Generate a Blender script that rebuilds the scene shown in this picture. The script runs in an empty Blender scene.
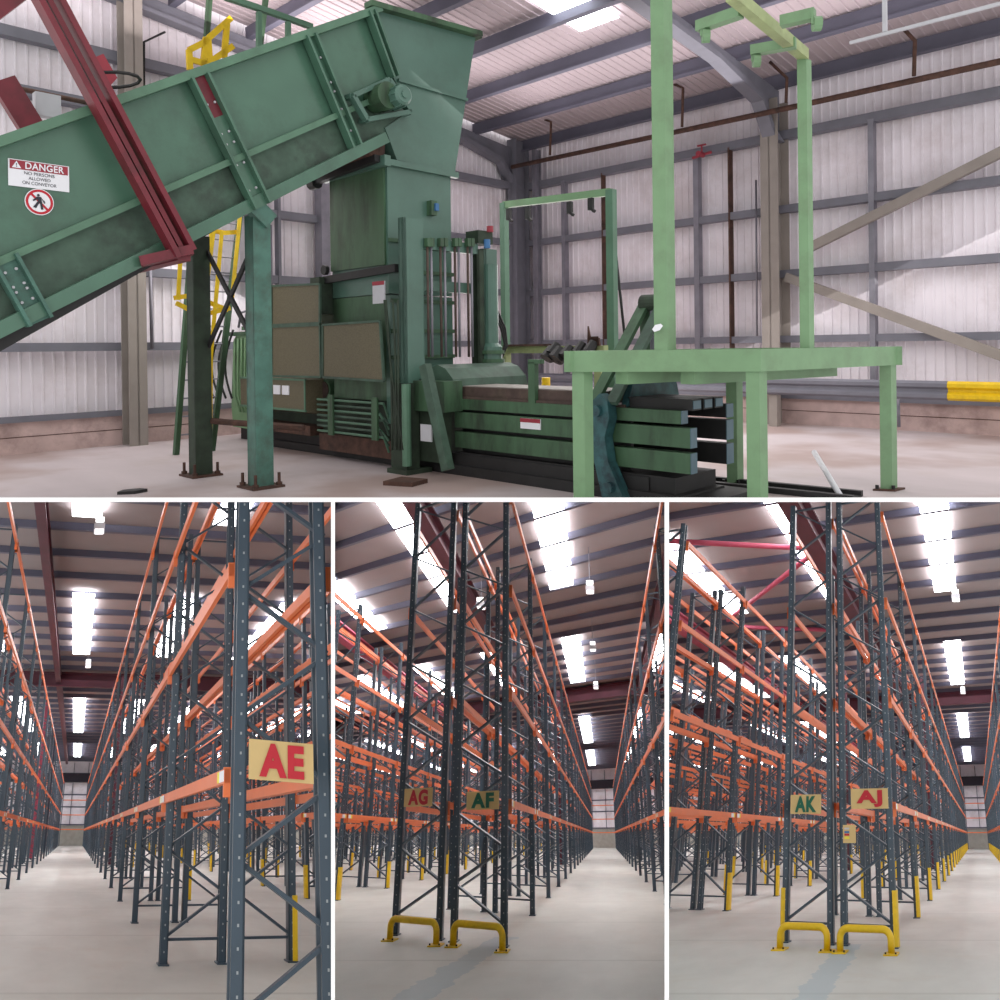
import bpy, bmesh, math, random
from mathutils import Vector, Matrix
random.seed(4)
SC = bpy.context.scene
COL = SC.collection
F, CX, CY = 800.0, 500.0, 350.0
CAM = Vector((0, 0, 1.6))

# ------------------------------------------------------------------ camera
cd = bpy.data.cameras.new('camera'); cam = bpy.data.objects.new('camera', cd); COL.objects.link(cam)
cd.sensor_fit = 'HORIZONTAL'; cd.sensor_width = 36.0; cd.lens = 36.0 * F / 1000.0
cd.shift_x = 0.0; cd.shift_y = -(500.0 - CY) / 1000.0
cam.location = CAM; cam.rotation_euler = (math.radians(90), 0, 0)
cd.clip_start = 0.1; cd.clip_end = 600
SC.camera = cam
SC.view_settings.view_transform = 'Standard'; SC.view_settings.look = 'None'
SC.view_settings.gamma = 1.0; SC.view_settings.use_curve_mapping = False
SC.view_settings.exposure = 0.0
SC.cycles.max_bounces = 8; SC.cycles.diffuse_bounces = 5; SC.cycles.transparent_max_bounces = 8
SC.cycles.sample_clamp_indirect = 6.0
SC.cycles.use_denoising = True

def ray(p): return Vector((p[0] - CX, F, -(p[1] - CY)))

# ------------------------------------------------------------------ frames of the four halls
class Hall:
    """Axes of one hall: a across or along, b along, c up; origin on the floor under the viewer."""
    def __init__(s, A, B, U, O, box):
        s.A, s.B, s.U, s.O, s.box = A, B, U, O, box
        s.M = Matrix((A, B, U)).transposed(); s.Mi = s.M.inverted()
        x0, x1, y0, y1 = box
        s.planes = [Vector((F, CX - x0, 0)), Vector((-F, -(CX - x1), 0)), Vector((0, CY - y0, -F)), Vector((0, -(CY - y1), F))]
    def __call__(s, a, b, c): return CAM + s.O + s.M @ Vector((a, b, c))
    def d(s, a, b, c): return s.M @ Vector((a, b, c))
    def cast(s, p, a=None, b=None, c=None):
        r = s.Mi @ ray(p); o = s.Mi @ s.O
        k, v = (0, a) if a is not None else (1, b) if b is not None else (2, c)
        return r * ((v + o[k]) / r[k]) - o

BIG = 90
def rack_hall(vp, vv, box, h=1.6):
    D = ray(vp).normalized(); U = ray(vv).normalized(); C = Vector((1, 0, 0))
    N = C.cross(D).normalized()
    return Hall(C, D, U, -U * (h / U.dot(N)), box)
h1, h2 = ray((-345, 357)), ray((1286, 337))
N1 = h2.cross(h1).normalized()
if N1.z < 0: N1 = -N1
D1 = h2.normalized(); V1 = D1.cross(N1).normalized()
if V1.x < 0: V1 = -V1
H1 = Hall(D1, V1, N1, -N1 * 1.6, (-BIG, 1000 + BIG, -BIG, 497.5))
H2 = rack_hall((74, 833), (275, -1460), (-BIG, 331, 502, 1000 + BIG))
H3 = rack_hall((604.5, 836), (516, -1295), (335, 664.5, 502, 1000 + BIG))
H4 = rack_hall((978, 836), (821, -927), (669, 1000 + BIG, 502, 1000 + BIG))

# ------------------------------------------------------------------ materials
def L(r, g, b):
    f = lambda c: (c / 255 / 12.92) if c / 255 <= 0.04045 else ((c / 255 + 0.055) / 1.055) ** 2.4
    return (f(r), f(g), f(b), 1)
def mat(name, col, rough=0.6, metal=0.0, var=0.12, scale=6.0, bump=0.0, dirt=None, dirt_amt=0.5, stretch=None, emis=None, spec=0.5):
    m = bpy.data.materials.new(name); m.use_nodes = True
    nt = m.node_tree; ns = nt.nodes; b = ns['Principled BSDF']
    b.inputs['Roughness'].default_value = rough; b.inputs['Metallic'].default_value = metal
    b.inputs['Specular IOR Level'].default_value = spec
    if emis:
        b.inputs['Base Color'].default_value = col
        b.inputs['Emission Color'].default_value = col; b.inputs['Emission Strength'].default_value = emis
        return m
    tc = ns.new('ShaderNodeTexCoord'); mp = ns.new('ShaderNodeMapping'); nt.links.new(tc.outputs['Object'], mp.inputs['Vector'])
    if stretch: mp.inputs['Scale'].default_value = stretch
    nz = ns.new('ShaderNodeTexNoise'); nz.inputs['Scale'].default_value = scale; nz.inputs['Detail'].default_value = 5
    nt.links.new(mp.outputs[0], nz.inputs['Vector'])
    r = ns.new('ShaderNodeValToRGB'); r.color_ramp.elements[0].position = 0.3; r.color_ramp.elements[1].position = 0.7
    r.color_ramp.elements[0].color = tuple(c * (1 - var) for c in col[:3]) + (1,)
    r.color_ramp.elements[1].color = tuple(min(1, c * (1 + var)) for c in col[:3]) + (1,)
    nt.links.new(nz.outputs['Fac'], r.inputs['Fac']); out = r.outputs['Color']
    if dirt:
        n2 = ns.new('ShaderNodeTexNoise'); n2.inputs['Scale'].default_value = scale * 0.45; n2.inputs['Detail'].default_value = 8
        n2.inputs['Roughness'].default_value = 0.7
        nt.links.new(mp.outputs[0], n2.inputs['Vector'])
        r2 = ns.new('ShaderNodeValToRGB'); r2.color_ramp.elements[0].position = 0.48; r2.color_ramp.elements[1].position = 0.66
        r2.color_ramp.elements[0].color = (0, 0, 0, 1); r2.color_ramp.elements[1].color = (dirt_amt,) * 3 + (1,)
        nt.links.new(n2.outputs['Fac'], r2.inputs['Fac'])
        mx = ns.new('ShaderNodeMix'); mx.data_type = 'RGBA'; mx.inputs['B'].default_value = dirt
        nt.links.new(r2.outputs['Color'], mx.inputs['Factor']); nt.links.new(out, mx.inputs['A']); out = mx.outputs['Result']
    nt.links.new(out, b.inputs['Base Color'])
    if bump:
        bp = ns.new('ShaderNodeBump'); bp.inputs['Strength'].default_value = bump; bp.inputs['Distance'].default_value = 0.02
        nt.links.new(nz.outputs['Fac'], bp.inputs['Height']); nt.links.new(bp.outputs[0], b.inputs['Normal'])
    return m
DK = (0.012, 0.012, 0.012, 1)
M = dict(
    conv=mat('conveyor_green', L(76, 112, 94), 0.28, var=0.1, scale=2, dirt=L(50, 60, 52), dirt_amt=0.45),
    convlow=mat('worn_green', L(66, 90, 76), 0.6, var=0.25, scale=5, dirt=L(45, 50, 45), dirt_amt=0.6),
    trimg=mat('edge_green', L(86, 122, 100), 0.5, var=0.1, scale=4, dirt=L(60, 80, 65), dirt_amt=0.3),
    hop=mat('hopper_green', L(80, 112, 100), 0.35, var=0.1, scale=2, dirt=L(60, 75, 65), dirt_amt=0.35),
    press=mat('press_green', L(64, 94, 68), 0.55, var=0.2, scale=6, dirt=L(32, 32, 28), dirt_amt=0.7, stretch=(1, 1, .25)),
    pressdk=mat('press_dark_green', L(48, 62, 48), 0.7, var=0.3, scale=5, dirt=DK, dirt_amt=0.6),
    light=mat('platform_green', L(116, 150, 112), 0.5, var=0.06, scale=5, dirt=L(92, 106, 80), dirt_amt=0.35),
    lime=mat('pale_yellow_green', L(156, 168, 118), 0.6, var=0.12, scale=5, dirt=L(90, 90, 60), dirt_amt=0.4),
    blue=mat('blue_green_steel', L(44, 84, 88), 0.5, var=0.4, scale=7, dirt=L(20, 26, 40), dirt_amt=0.8),
    endb=mat('blue_grey_steel', L(84, 108, 120), 0.5, var=0.1),
    legs=mat('leg_green', L(72, 112, 100), 0.55, var=0.2, scale=6, dirt=L(60, 66, 58), dirt_amt=0.6),
    black=mat('black_steel', (0.014, 0.013, 0.014, 1), 0.6, var=0.3),
    belt=mat('brown_rubber', L(74, 58, 54), 0.75, var=0.25, scale=8, dirt=L(110, 100, 80), dirt_amt=0.3),
    rust=mat('rusty_steel', L(84, 58, 48), 0.8, var=0.35, scale=9, dirt=L(40, 30, 28), dirt_amt=0.6),
    maroon=mat('maroon_paint', L(112, 30, 44), 0.45, var=0.15, scale=5, dirt=L(60, 20, 25), dirt_amt=0.5),
    red=mat('red_paint', L(150, 42, 58), 0.5, var=0.1),
    darkred=mat('dark_red_steel', L(78, 28, 46), 0.6, var=0.2, scale=1),
    pinkred=mat('crimson_steel', L(160, 60, 84), 0.6, var=0.15, scale=1),
    yellow=mat('yellow_paint', L(226, 188, 14), 0.45, var=0.08, scale=8, dirt=L(120, 90, 20), dirt_amt=0.3),
    orange=mat('orange_paint', L(228, 112, 52), 0.38, var=0.08, scale=1.5, spec=0.6),
    rack=mat('rack_blue_grey', L(54, 71, 85), 0.36, var=0.1, scale=2),
    hole=mat('punched_hole', L(150, 156, 160), 0.6, var=0.02),
    steel=mat('galvanised_steel', L(132, 130, 140), 0.4, metal=0.3, var=0.15, scale=4),
    greysteel=mat('grey_steel', L(112, 112, 122), 0.55, var=0.1, scale=3),
    beige=mat('beige_painted_steel', L(146, 138, 132), 0.65, var=0.08, scale=3),
    clad=mat('white_cladding', L(236, 229, 236), 0.55, var=0.05, scale=1.2, dirt=L(190, 176, 176), dirt_amt=0.5),
    roof1=mat('roof_sheet', L(178, 164, 168), 0.7, var=0.06, scale=1),
    purl=mat('purlin_grey', L(90, 89, 104), 0.6, var=0.1, scale=2),
    block=mat('concrete_block', L(196, 172, 168), 0.9, var=0.15, scale=3, bump=0.4, dirt=L(140, 116, 112), dirt_amt=0.6),
    blockg=mat('grey_blockwork', L(160, 156, 148), 0.9, var=0.1, scale=2),
    roofb=mat('rack_hall_roof', L(140, 130, 130), 0.8, var=0.05, scale=.6),
    purlb=mat('rack_hall_purlin', L(84, 84, 102), 0.6, var=0.08, scale=1),
    dark=mat('unlit_dark', L(40, 34, 44), 0.9, var=0.2),
    tan=mat('tan_board', L(206, 178, 122), 0.7, var=0.06, scale=3),
    lred=mat('letter_red', L(186, 28, 46), 0.6, var=0.04),
    lgreen=mat('letter_green', L(14, 96, 72), 0.6, var=0.04),
    white=mat('white_plate', L(232, 232, 238), 0.5, var=0.03),
    ink=mat('black_ink', L(40, 40, 52), 0.6, var=0.02),
    grey=mat('light_grey_box', L(190, 190, 196), 0.5, var=0.05),
    labely=mat('yellow_label', L(236, 220, 70), 0.6, var=0.05),
    labelb=mat('blue_label', L(60, 110, 160), 0.6, var=0.05),
    lamp=mat('lamp_white', (1, 1, 1, 1), emis=1.6),
    sky=mat('skylight_daylight', (0.93, 0.97, 1, 1), emis=7.0),
    skyb=mat('roof_light_daylight', (0.95, 0.97, 1, 1), emis=12.0),
    part=mat('white_partition', L(250, 250, 250), 0.9, var=0.0),
)
def mesh_mat():
    m = bpy.data.materials.new('expanded_mesh'); m.use_nodes = True
    nt = m.node_tree; ns = nt.nodes; b = ns['Principled BSDF']
    tc = ns.new('ShaderNodeTexCoord'); w = ns.new('ShaderNodeTexVoronoi'); w.inputs['Scale'].default_value = 60
    nt.links.new(tc.outputs['Object'], w.inputs['Vector'])
    r = ns.new('ShaderNodeValToRGB'); r.color_ramp.elements[0].color = L(88, 82, 64); r.color_ramp.elements[1].color = L(104, 97, 76)
    r.color_ramp.elements[0].position = .2; r.color_ramp.elements[1].position = .6
    nt.links.new(w.outputs['Distance'], r.inputs['Fac']); nt.links.new(r.outputs['Color'], b.inputs['Base Color'])
    b.inputs['Roughness'].default_value = .6
    return m
M['mesh'] = mesh_mat()
def floor_mat(name, base, hall, streak=None, bays=None, patch=None):
    """Power-floated concrete: cloudy tone, saw-cut joints and a scuffed lane in the hall's own directions."""
    m = bpy.data.materials.new(name); m.use_nodes = True
    nt = m.node_tree; ns = nt.nodes; b = ns['Principled BSDF']; b.inputs['Roughness'].default_value = 0.55
    b.inputs['Specular IOR Level'].default_value = 0.35
    tc = ns.new('ShaderNodeTexCoord')
    def nse(sc, detail=6, rough=.6, stretch=(1, 1, 1)):
        mp = ns.new('ShaderNodeMapping'); mp.inputs['Scale'].default_value = stretch; nt.links.new(tc.outputs['UV'], mp.inputs['Vector'])
        n = ns.new('ShaderNodeTexNoise'); n.inputs['Scale'].default_value = sc; n.inputs['Detail'].default_value = detail; n.inputs['Roughness'].default_value = rough
        nt.links.new(mp.outputs[0], n.inputs['Vector']); return n.outputs['Fac']
    def ramp(src, p0, c0, p1, c1):
        r = ns.new('ShaderNodeValToRGB'); r.color_ramp.elements[0].position = p0; r.color_ramp.elements[1].position = p1
        r.color_ramp.elements[0].color = c0; r.color_ramp.elements[1].color = c1; nt.links.new(src, r.inputs['Fac']); return r.outputs['Color']
    def mix(a, bb, f, typ='MIX'):
        x = ns.new('ShaderNodeMix'); x.data_type = 'RGBA'; x.blend_type = typ
        for k, v in (('A', a), ('B', bb), ('Factor', f)):
            if hasattr(v, 'is_linked') or hasattr(v, 'links'): nt.links.new(v, x.inputs[k])
            else: x.inputs[k].default_value = v
        return x.outputs['Result']
    def sc(c, k): return tuple(min(1, v * k) for v in c[:3]) + (1,)
    c = ramp(nse(.5, 8, .65, (1, .35, 1)), .3, sc(base, .82), .72, sc(base, 1.12))
    c = mix(c, L(176, 160, 150) if hall is H1 else L(178, 168, 156), ramp(nse(.9, 5, .6), .56, (0, 0, 0, 1), .75, (.35, .35, .35, 1)))
    sp = ns.new('ShaderNodeSeparateXYZ'); nt.links.new(tc.outputs['UV'], sp.inputs[0])
    def math_(op, a, v):
        n = ns.new('ShaderNodeMath'); n.operation = op
        nt.links.new(a, n.inputs[0])
        if hasattr(v, 'links'): nt.links.new(v, n.inputs[1])
        else: n.inputs[1].default_value = v
        return n.outputs[0]
    if bays:
        f = math_('LESS_THAN', math_('PINGPONG', math_('ADD', sp.outputs['Y'], 300.0), bays / 2), .07)
        c = mix(c, sc(base, .72), math_('MULTIPLY', f, .6))
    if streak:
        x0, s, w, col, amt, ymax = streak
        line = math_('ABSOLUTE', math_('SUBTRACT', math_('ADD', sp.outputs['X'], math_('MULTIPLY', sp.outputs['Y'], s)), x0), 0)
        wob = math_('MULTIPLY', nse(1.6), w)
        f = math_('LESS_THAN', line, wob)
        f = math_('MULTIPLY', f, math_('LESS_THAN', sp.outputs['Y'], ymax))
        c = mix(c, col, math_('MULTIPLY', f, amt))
    if patch:
        c = mix(c, patch, ramp(nse(.35, 4, .5), .47, (0, 0, 0, 1), .6, (.85, .85, .85, 1)))
    nt.links.new(c, b.inputs['Base Color'])
    bp = ns.new('ShaderNodeBump'); bp.inputs['Strength'].default_value = .15; nt.links.new(nse(8), bp.inputs['Height']); nt.links.new(bp.outputs[0], b.inputs['Normal'])
    return m

# ------------------------------------------------------------------ geometry helpers (all in a hall's own axes)
def tag(o, label=None, cat=None, group=None, kind=None):
    if label: o['label'] = label
    if cat: o['category'] = cat
    if group: o['group'] = group
    if kind: o['kind'] = kind
    return o
def inside(hall, pts):
    """2 wholly inside the hall's view, 1 crossing a dividing wall, 0 outside."""
    r = 2
    for n in hall.planes:
        k = sum(1 for p in pts if (p - CAM).dot(n) >= 0)
        if k == 0: return 0
        if k < len(pts): r = 1
    k = sum(1 for p in pts if p.y >= 2.0)
    if k == 0: return 0
    if k < len(pts): r = 1
    return r
def clip_mesh(me, hall, off):
    bm = bmesh.new(); bm.from_mesh(me)
    for n, co in [(n, CAM) for n in hall.planes] + [(Vector((0, 1, 0)), Vector((0, 2.0, 0)))]:
        res = bmesh.ops.bisect_plane(bm, geom=bm.verts[:] + bm.edges[:] + bm.faces[:], dist=1e-5, plane_co=co - off, plane_no=n, clear_inner=True)
        es = [g for g in res['geom_cut'] if isinstance(g, bmesh.types.BMEdge) and g.is_valid and len(g.link_faces) == 1]
        if es:
            try: bmesh.ops.holes_fill(bm, edges=es, sides=0)
            except Exception: pass
    out = bpy.data.meshes.new(me.name)
    bm.to_mesh(out); bm.free()
    for m_ in me.materials: out.materials.append(m_)
    return out
class MB:
    def __init__(s): s.v, s.f, s.m, s.uv = [], [], [], False
    def poly(s, pts, k=0):
        i = len(s.v); s.v += [Vector(p) for p in pts]; s.f.append(list(range(i, i + len(pts)))); s.m.append(k)
    def box(s, a0, a1, b0, b1, c0, c1, k=0):
        i = len(s.v)
        s.v += [Vector((a, b, c)) for c in (c0, c1) for b in (b0, b1) for a in (a0, a1)]
        for f in ((0, 2, 3, 1), (4, 5, 7, 6), (0, 1, 5, 4), (2, 6, 7, 3), (0, 4, 6, 2), (1, 3, 7, 5)):
            s.f.append([i + j for j in f]); s.m.append(k)
        return s
    def prism(s, poly, ax, t0, t1, k=0):
        """poly: 2D outline in the two other axes; extruded along axis ax (0,1,2) from t0 to t1"""
        def P(p, t):
            q = list(p); q.insert(ax, t); return Vector(q)
        i = len(s.v); n = len(poly)
        s.v += [P(p, t0) for p in poly] + [P(p, t1) for p in poly]
        s.f.append([i + j for j in range(n)][::-1]); s.f.append([i + n + j for j in range(n)]); s.m += [k, k]
        for j in range(n):
            s.f.append([i + j, i + (j + 1) % n, i + n + (j + 1) % n, i + n + j]); s.m.append(k)
        return s
    def bar(s, p, q, w, h, up=(0, 0, 1), k=0):
        p, q = Vector(p), Vector(q); d = (q - p).normalized(); up = Vector(up)
        x = d.cross(up)
        if x.length < 1e-4: x = d.cross(Vector((1, 0, 0)))
        x.normalize(); y = x.cross(d).normalized()
        i = len(s.v)
        s.v += [e + x * (sx * w / 2) + y * (sy * h / 2) for e in (p, q) for sy in (-1, 1) for sx in (-1, 1)]
        for f in ((0, 2, 3, 1), (4, 5, 7, 6), (0, 1, 5, 4), (2, 6, 7, 3), (0, 4, 6, 2), (1, 3, 7, 5)):
            s.f.append([i + j for j in f]); s.m.append(k)
        return s
    def tube(s, pts, r, n=8, k=0, caps=True):
        pts = [Vector(p) for p in pts]; rings = []; x = None
        for j, p in enumerate(pts):
            d = (pts[min(j + 1, len(pts) - 1)] - pts[max(j - 1, 0)]).normalized()
            if x is None:
                x = d.cross(Vector((0, 0, 1)))
                if x.length < 1e-3: x = d.cross(Vector((1, 0, 0)))
            x = (x - d * x.dot(d)).normalized(); y = d.cross(x)
            rr = r[j] if isinstance(r, (list, tuple)) else r
            i = len(s.v); s.v += [p + x * (rr * math.cos(t)) + y * (rr * math.sin(t)) for t in [2 * math.pi * q / n for q in range(n)]]
            rings.append(i)
        for a, b in zip(rings, rings[1:]):
            for q in range(n):
                s.f.append([a + q, a + (q + 1) % n, b + (q + 1) % n, b + q]); s.m.append(k)
        if caps:
            s.f.append([rings[0] + q for q in range(n)][::-1]); s.f.append([rings[-1] + q for q in range(n)]); s.m += [k, k]
        return s
    def text(s, body, org, e1, e2, height, width=None, bold=0.0, k=0):
        cu = bpy.data.curves.new('t', 'FONT'); cu.body = body; cu.size = 1; cu.offset = bold; cu.align_x = 'LEFT'; cu.space_character = 1.0 + bold * 3
        o = bpy.data.objects.new('t', cu); COL.objects.link(o); dg = bpy.context.evaluated_depsgraph_get()
        me = o.evaluated_get(dg).to_mesh()
        xs = [v.co.x for v in me.vertices]; ys = [v.co.y for v in me.vertices]
        x0, x1, y0, y1 = min(xs), max(xs), min(ys), max(ys)
        sy = height / (y1 - y0); sx = width / (x1 - x0) if width else sy
        org, e1, e2 = Vector(org), Vector(e1), Vector(e2)
        i = len(s.v); s.v += [org + e1 * ((v.co.x - x0) * sx) + e2 * ((v.co.y - y0) * sy) for v in me.vertices]
        for p in me.polygons: s.f.append([i + j for j in p.vertices]); s.m.append(k)
        o.evaluated_get(dg).to_mesh_clear(); bpy.data.objects.remove(o); bpy.data.curves.remove(cu)
        return s
    def mesh(s, name, mats, hall, base, uv=False, smooth=False):
        me = bpy.data.meshes.new(name)
        me.from_pydata([hall.d(*(v - base)) for v in s.v], [], s.f)
        for m_ in (mats if isinstance(mats, (list, tuple)) else [mats]): me.materials.append(M[m_] if isinstance(m_, str) else m_)
        for p, k in zip(me.polygons, s.m): p.material_index = k; p.use_smooth = smooth
        if uv:
            ul = me.uv_layers.new(name='UVMap')
            for lp in me.loops: v = s.v[lp.vertex_index]; ul.data[lp.index].uv = (v.x, v.y)
        bm = bmesh.new(); bm.from_mesh(me); bmesh.ops.recalc_face_normals(bm, faces=bm.faces[:]); bm.to_mesh(me); bm.free()
        return me
    def build(s, name, mats, hall, parent=None, base=None, uv=False, smooth=False):
        if parent is not None: base = parent['_b']
        elif base is None:
            n = len(s.v); base = sum((v for v in s.v), Vector()) / n; base = Vector((base.x, base.y, min(v.z for v in s.v)))
        base = Vector(base)
        me = s.mesh(name, mats, hall, base, uv, smooth); off = hall(*base)
        st = inside(hall, [v.co + off for v in me.vertices])
        if st == 0: bpy.data.meshes.remove(me); return None
        if st == 1:
            m2 = clip_mesh(me, hall, off); bpy.data.meshes.remove(me); me = m2
            if not me.polygons: return None
        o = bpy.data.objects.new(name, me); COL.objects.link(o)
        if parent is not None: o.parent = parent
        else: o.location = off
        o['_b'] = tuple(base)
        return o
def thing(name, hall, base, label, cat, group=None):
    o = bpy.data.objects.new(name, None); COL.objects.link(o); o.location = hall(*base); o['_b'] = tuple(base)
    o.empty_display_size = .2
    return tag(o, label, cat, group)
def place(me, hall, at, name, parent):
    """Link a copy of a shared mesh standing at `at` (hall axes) under parent, cut off where it meets a dividing wall."""
    off = hall(*at); st = inside(hall, [v.co + off for v in me.vertices])
    if st == 0: return None
    if st == 1:
        me = clip_mesh(me, hall, off)
        if not me.polygons: return None
    o = bpy.data.objects.new(name, me); COL.objects.link(o); o['_b'] = tuple(at)
    o.parent = parent; o.location = off - hall(*Vector(parent['_b']))
    return o
def S(name, mb, m_, hall, **k):
    o = mb.build(name, m_, hall, **k)
    return tag(o, kind='structure') if o else None
# ------------------------------------------------------------------ white dividing walls between the four halls
def divider(name, x0, x1, y0, y1, near=4.4, far=260.0):
    vs = []
    for dist in (near, far):
        for (x, y) in ((x0, y0), (x1, y0), (x1, y1), (x0, y1)): vs.append(CAM + ray((x, y)) * (dist / F))
    me = bpy.data.meshes.new(name)
    me.from_pydata(vs, [], [(3, 2, 1, 0), (4, 5, 6, 7), (0, 1, 5, 4), (1, 2, 6, 5), (2, 3, 7, 6), (3, 0, 4, 7)])
    me.materials.append(M['part']); o = bpy.data.objects.new(name, me); COL.objects.link(o); tag(o, kind='structure')
divider('wall_middle', -140, 1140, 497.6, 501.9)
divider('wall_left', 331.1, 334.9, 501.9, 1140)
divider('wall_right', 664.6, 668.9, 501.9, 1140)

# ------------------------------------------------------------------ rack halls
LEV = (2.06, 3.87, 5.74, 7.6); TOP = 8.05; ZR = 11.2
def post_mb(TOP, holes=False, skew=0.0, w=.11, dd=.2, side=1):
    mb = MB(); t = .018
    # open channel section: web and two flanges, mouth towards the bracing
    mb.box(-w/2, w/2, -dd/2, -dd/2 + t*2, 0, TOP); mb.box(-w/2, w/2, dd/2 - t*2, dd/2, 0, TOP)
    mb.box(-side*w/2, -side*(w/2 - t), -dd/2, dd/2, 0, TOP)
    mb.box(-w*.7, w*.7, -dd*.8, dd*.8, 0, .02)
    if holes:
        z = .15
        while z < TOP - .1:
            mb.box(-.008, .008, -dd/2 - .003, -dd/2, z, z + .022, 1)
            mb.box(w/2, w/2 + .003, -.014, .014, z, z + .022, 1)
            z += .16
    return mb
def brace_mb(TOP, xa, xb, skew, fine=True):
    """zigzag from the aisle side xa to xb (offsets from xa), frame runs along the skewed cross line"""
    mb = MB(); W = xb - xa; r = .035 if fine else .04
    P = lambda f, z: (f * W, skew * f * W, z)
    mb.bar(P(0, .3), P(1, .3), r * 1.6, r, k=0)
    z = .32; f = 0
    while z + .56 < TOP:
        g = 1 - f
        mb.bar(P(f, z), P(g, z + .54), r * 1.6, r, k=0); z += .56; f = g
    mb.bar(P(0, TOP - .12), P(1, TOP - .12), r * 1.6, r)
    return mb
def make_hall(zs, H, pitch, d0, skew, rows, nf, near):
    """rows: (aisle side x, back x, first frame index, label); near: rows shown with full detail"""
    racks = []; TOP_ = 8.05 * zs; lev = [l * zs for l in LEV]
    z0 = Vector((0, 0, 0))
    pl_ = {}
    for ri, (xa, xb, k0, label, grp, guards, detail) in enumerate(rows):
        D = lambda x, k: d0 + skew * (x - rows[0][0]) + pitch * k + (near if k < 0 else 0)
        base = Vector((xa, D(xa, k0), 0))
        T = thing('pallet_rack', H, base, label, 'rack', grp)
        sgn = 1 if xb > xa else -1
        key = round(abs(xb - xa), 2) * sgn
        if key not in pl_:
            W = xb - xa
            post_n = post_mb(TOP_, True, side=-sgn).mesh('post', ['rack', 'hole'], H, z0)
            post_f = post_mb(TOP_, False, side=-sgn).mesh('post', ['rack'], H, z0)
            br = brace_mb(TOP_, xa, xb, skew).mesh('bracing', 'rack', H, z0)
            fr = brace_mb(TOP_, xa, xb, skew, False)
            for f in (0, 1): fr.box(f*W - .055, f*W + .055, skew*f*W - .1, skew*f*W + .1, 0, TOP_)
            frm = fr.mesh('upright_frame', 'rack', H, z0)
            bm = MB(); bm.box(-.025, .025, .1, pitch - .1, -.058, .058)
            for e in (.1, pitch - .14): bm.box(-.032, .032, e, e + .04, -.17, .07)
            beam = bm.mesh('beam', 'orange', H, z0)
            gd = MB(); gd.prism([(-sgn*x_, y_) for x_, y_ in ((-.0, -.125), (.065, -.125), (.085, -.08), (.085, .08), (.065, .1), (.058, .1), (.058, -.108), (-.0, -.108))], 2, .02, .82)
            guard = gd.mesh('post_guard', 'yellow', H, z0)
            lb = MB(); lb.box(-.002, .002, -.35, -.08, -.045, .045, 0); lb.box(-.002, .002, -.08, .06, -.045, .045, 1)
            lab = lb.mesh('label', ['white', 'labely'], H, z0)
            pl_[key] = (post_n, post_f, br, frm, beam, guard, lab)
        post_n, post_f, br, frm, beam, guard, lab = pl_[key]
        nbeam = 0; rest = []
        for k in range(k0, nf):
            da, db = D(xa, k), D(xb, k)
            xq = xb - .07 if (near and ri == 0 and k < 0) else xb
            if detail and k < detail:
                fo = place(br, H, (xa, da, 0), 'upright_frame', T)
                par = fo if fo else None
                for x, d in ((xa, da), (xq, db)):
                    if fo: place(post_n if k < k0 + 2 else post_f, H, (x, d, 0), 'post', fo)
                    else: place(post_n if k < k0 + 2 else post_f, H, (x, d, 0), 'post', T)
            else:
                place(frm, H, (xa, da, 0), 'upright_frame', T)
            if guards and k >= guards[0] and (guards[1] == 1 or k % guards[1] == guards[2]):
                place(guard, H, (xa, da, 0), 'post_guard', T)
        for k in range(k0, nf - 1):
            for lv in lev:
                for side, x in ((-sgn, xa), (sgn, xb)):
                    at = (x + side * .062 if x == xb else x + side * .085, D(x, k), lv)
                    if nbeam < 96:
                        o = place(beam, H, at, 'beam', T)
                        if o:
                            nbeam += 1
                            if lv < 3 and side == -sgn and detail and k < detail:
                                place(lab, H, (at[0] + side * .033, at[1] + .45, lv), 'label', o)
                                place(lab, H, (at[0] + side * .033, at[1] + pitch - .2, lv), 'label', o)
                    else: rest.append(at)
        if rest:
            vs, fs = [], []
            bv = [v.co.copy() for v in beam.vertices]; bf = [list(p.vertices) for p in beam.polygons]
            b0 = H(*base)
            for at in rest:
                off = H(*at)
                if inside(H, [v + off for v in bv]) < 2: continue
                i = len(vs); vs += [v + off - b0 for v in bv]; fs += [[i + j for j in f] for f in bf]
            if vs:
                me = bpy.data.meshes.new('far_beam'); me.from_pydata(vs, [], fs); me.materials.append(M['orange'])
                o = bpy.data.objects.new('beam', me); COL.objects.link(o); o.parent = T; tag(o, kind='stuff')
        racks.append(T)
    return racks
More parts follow.
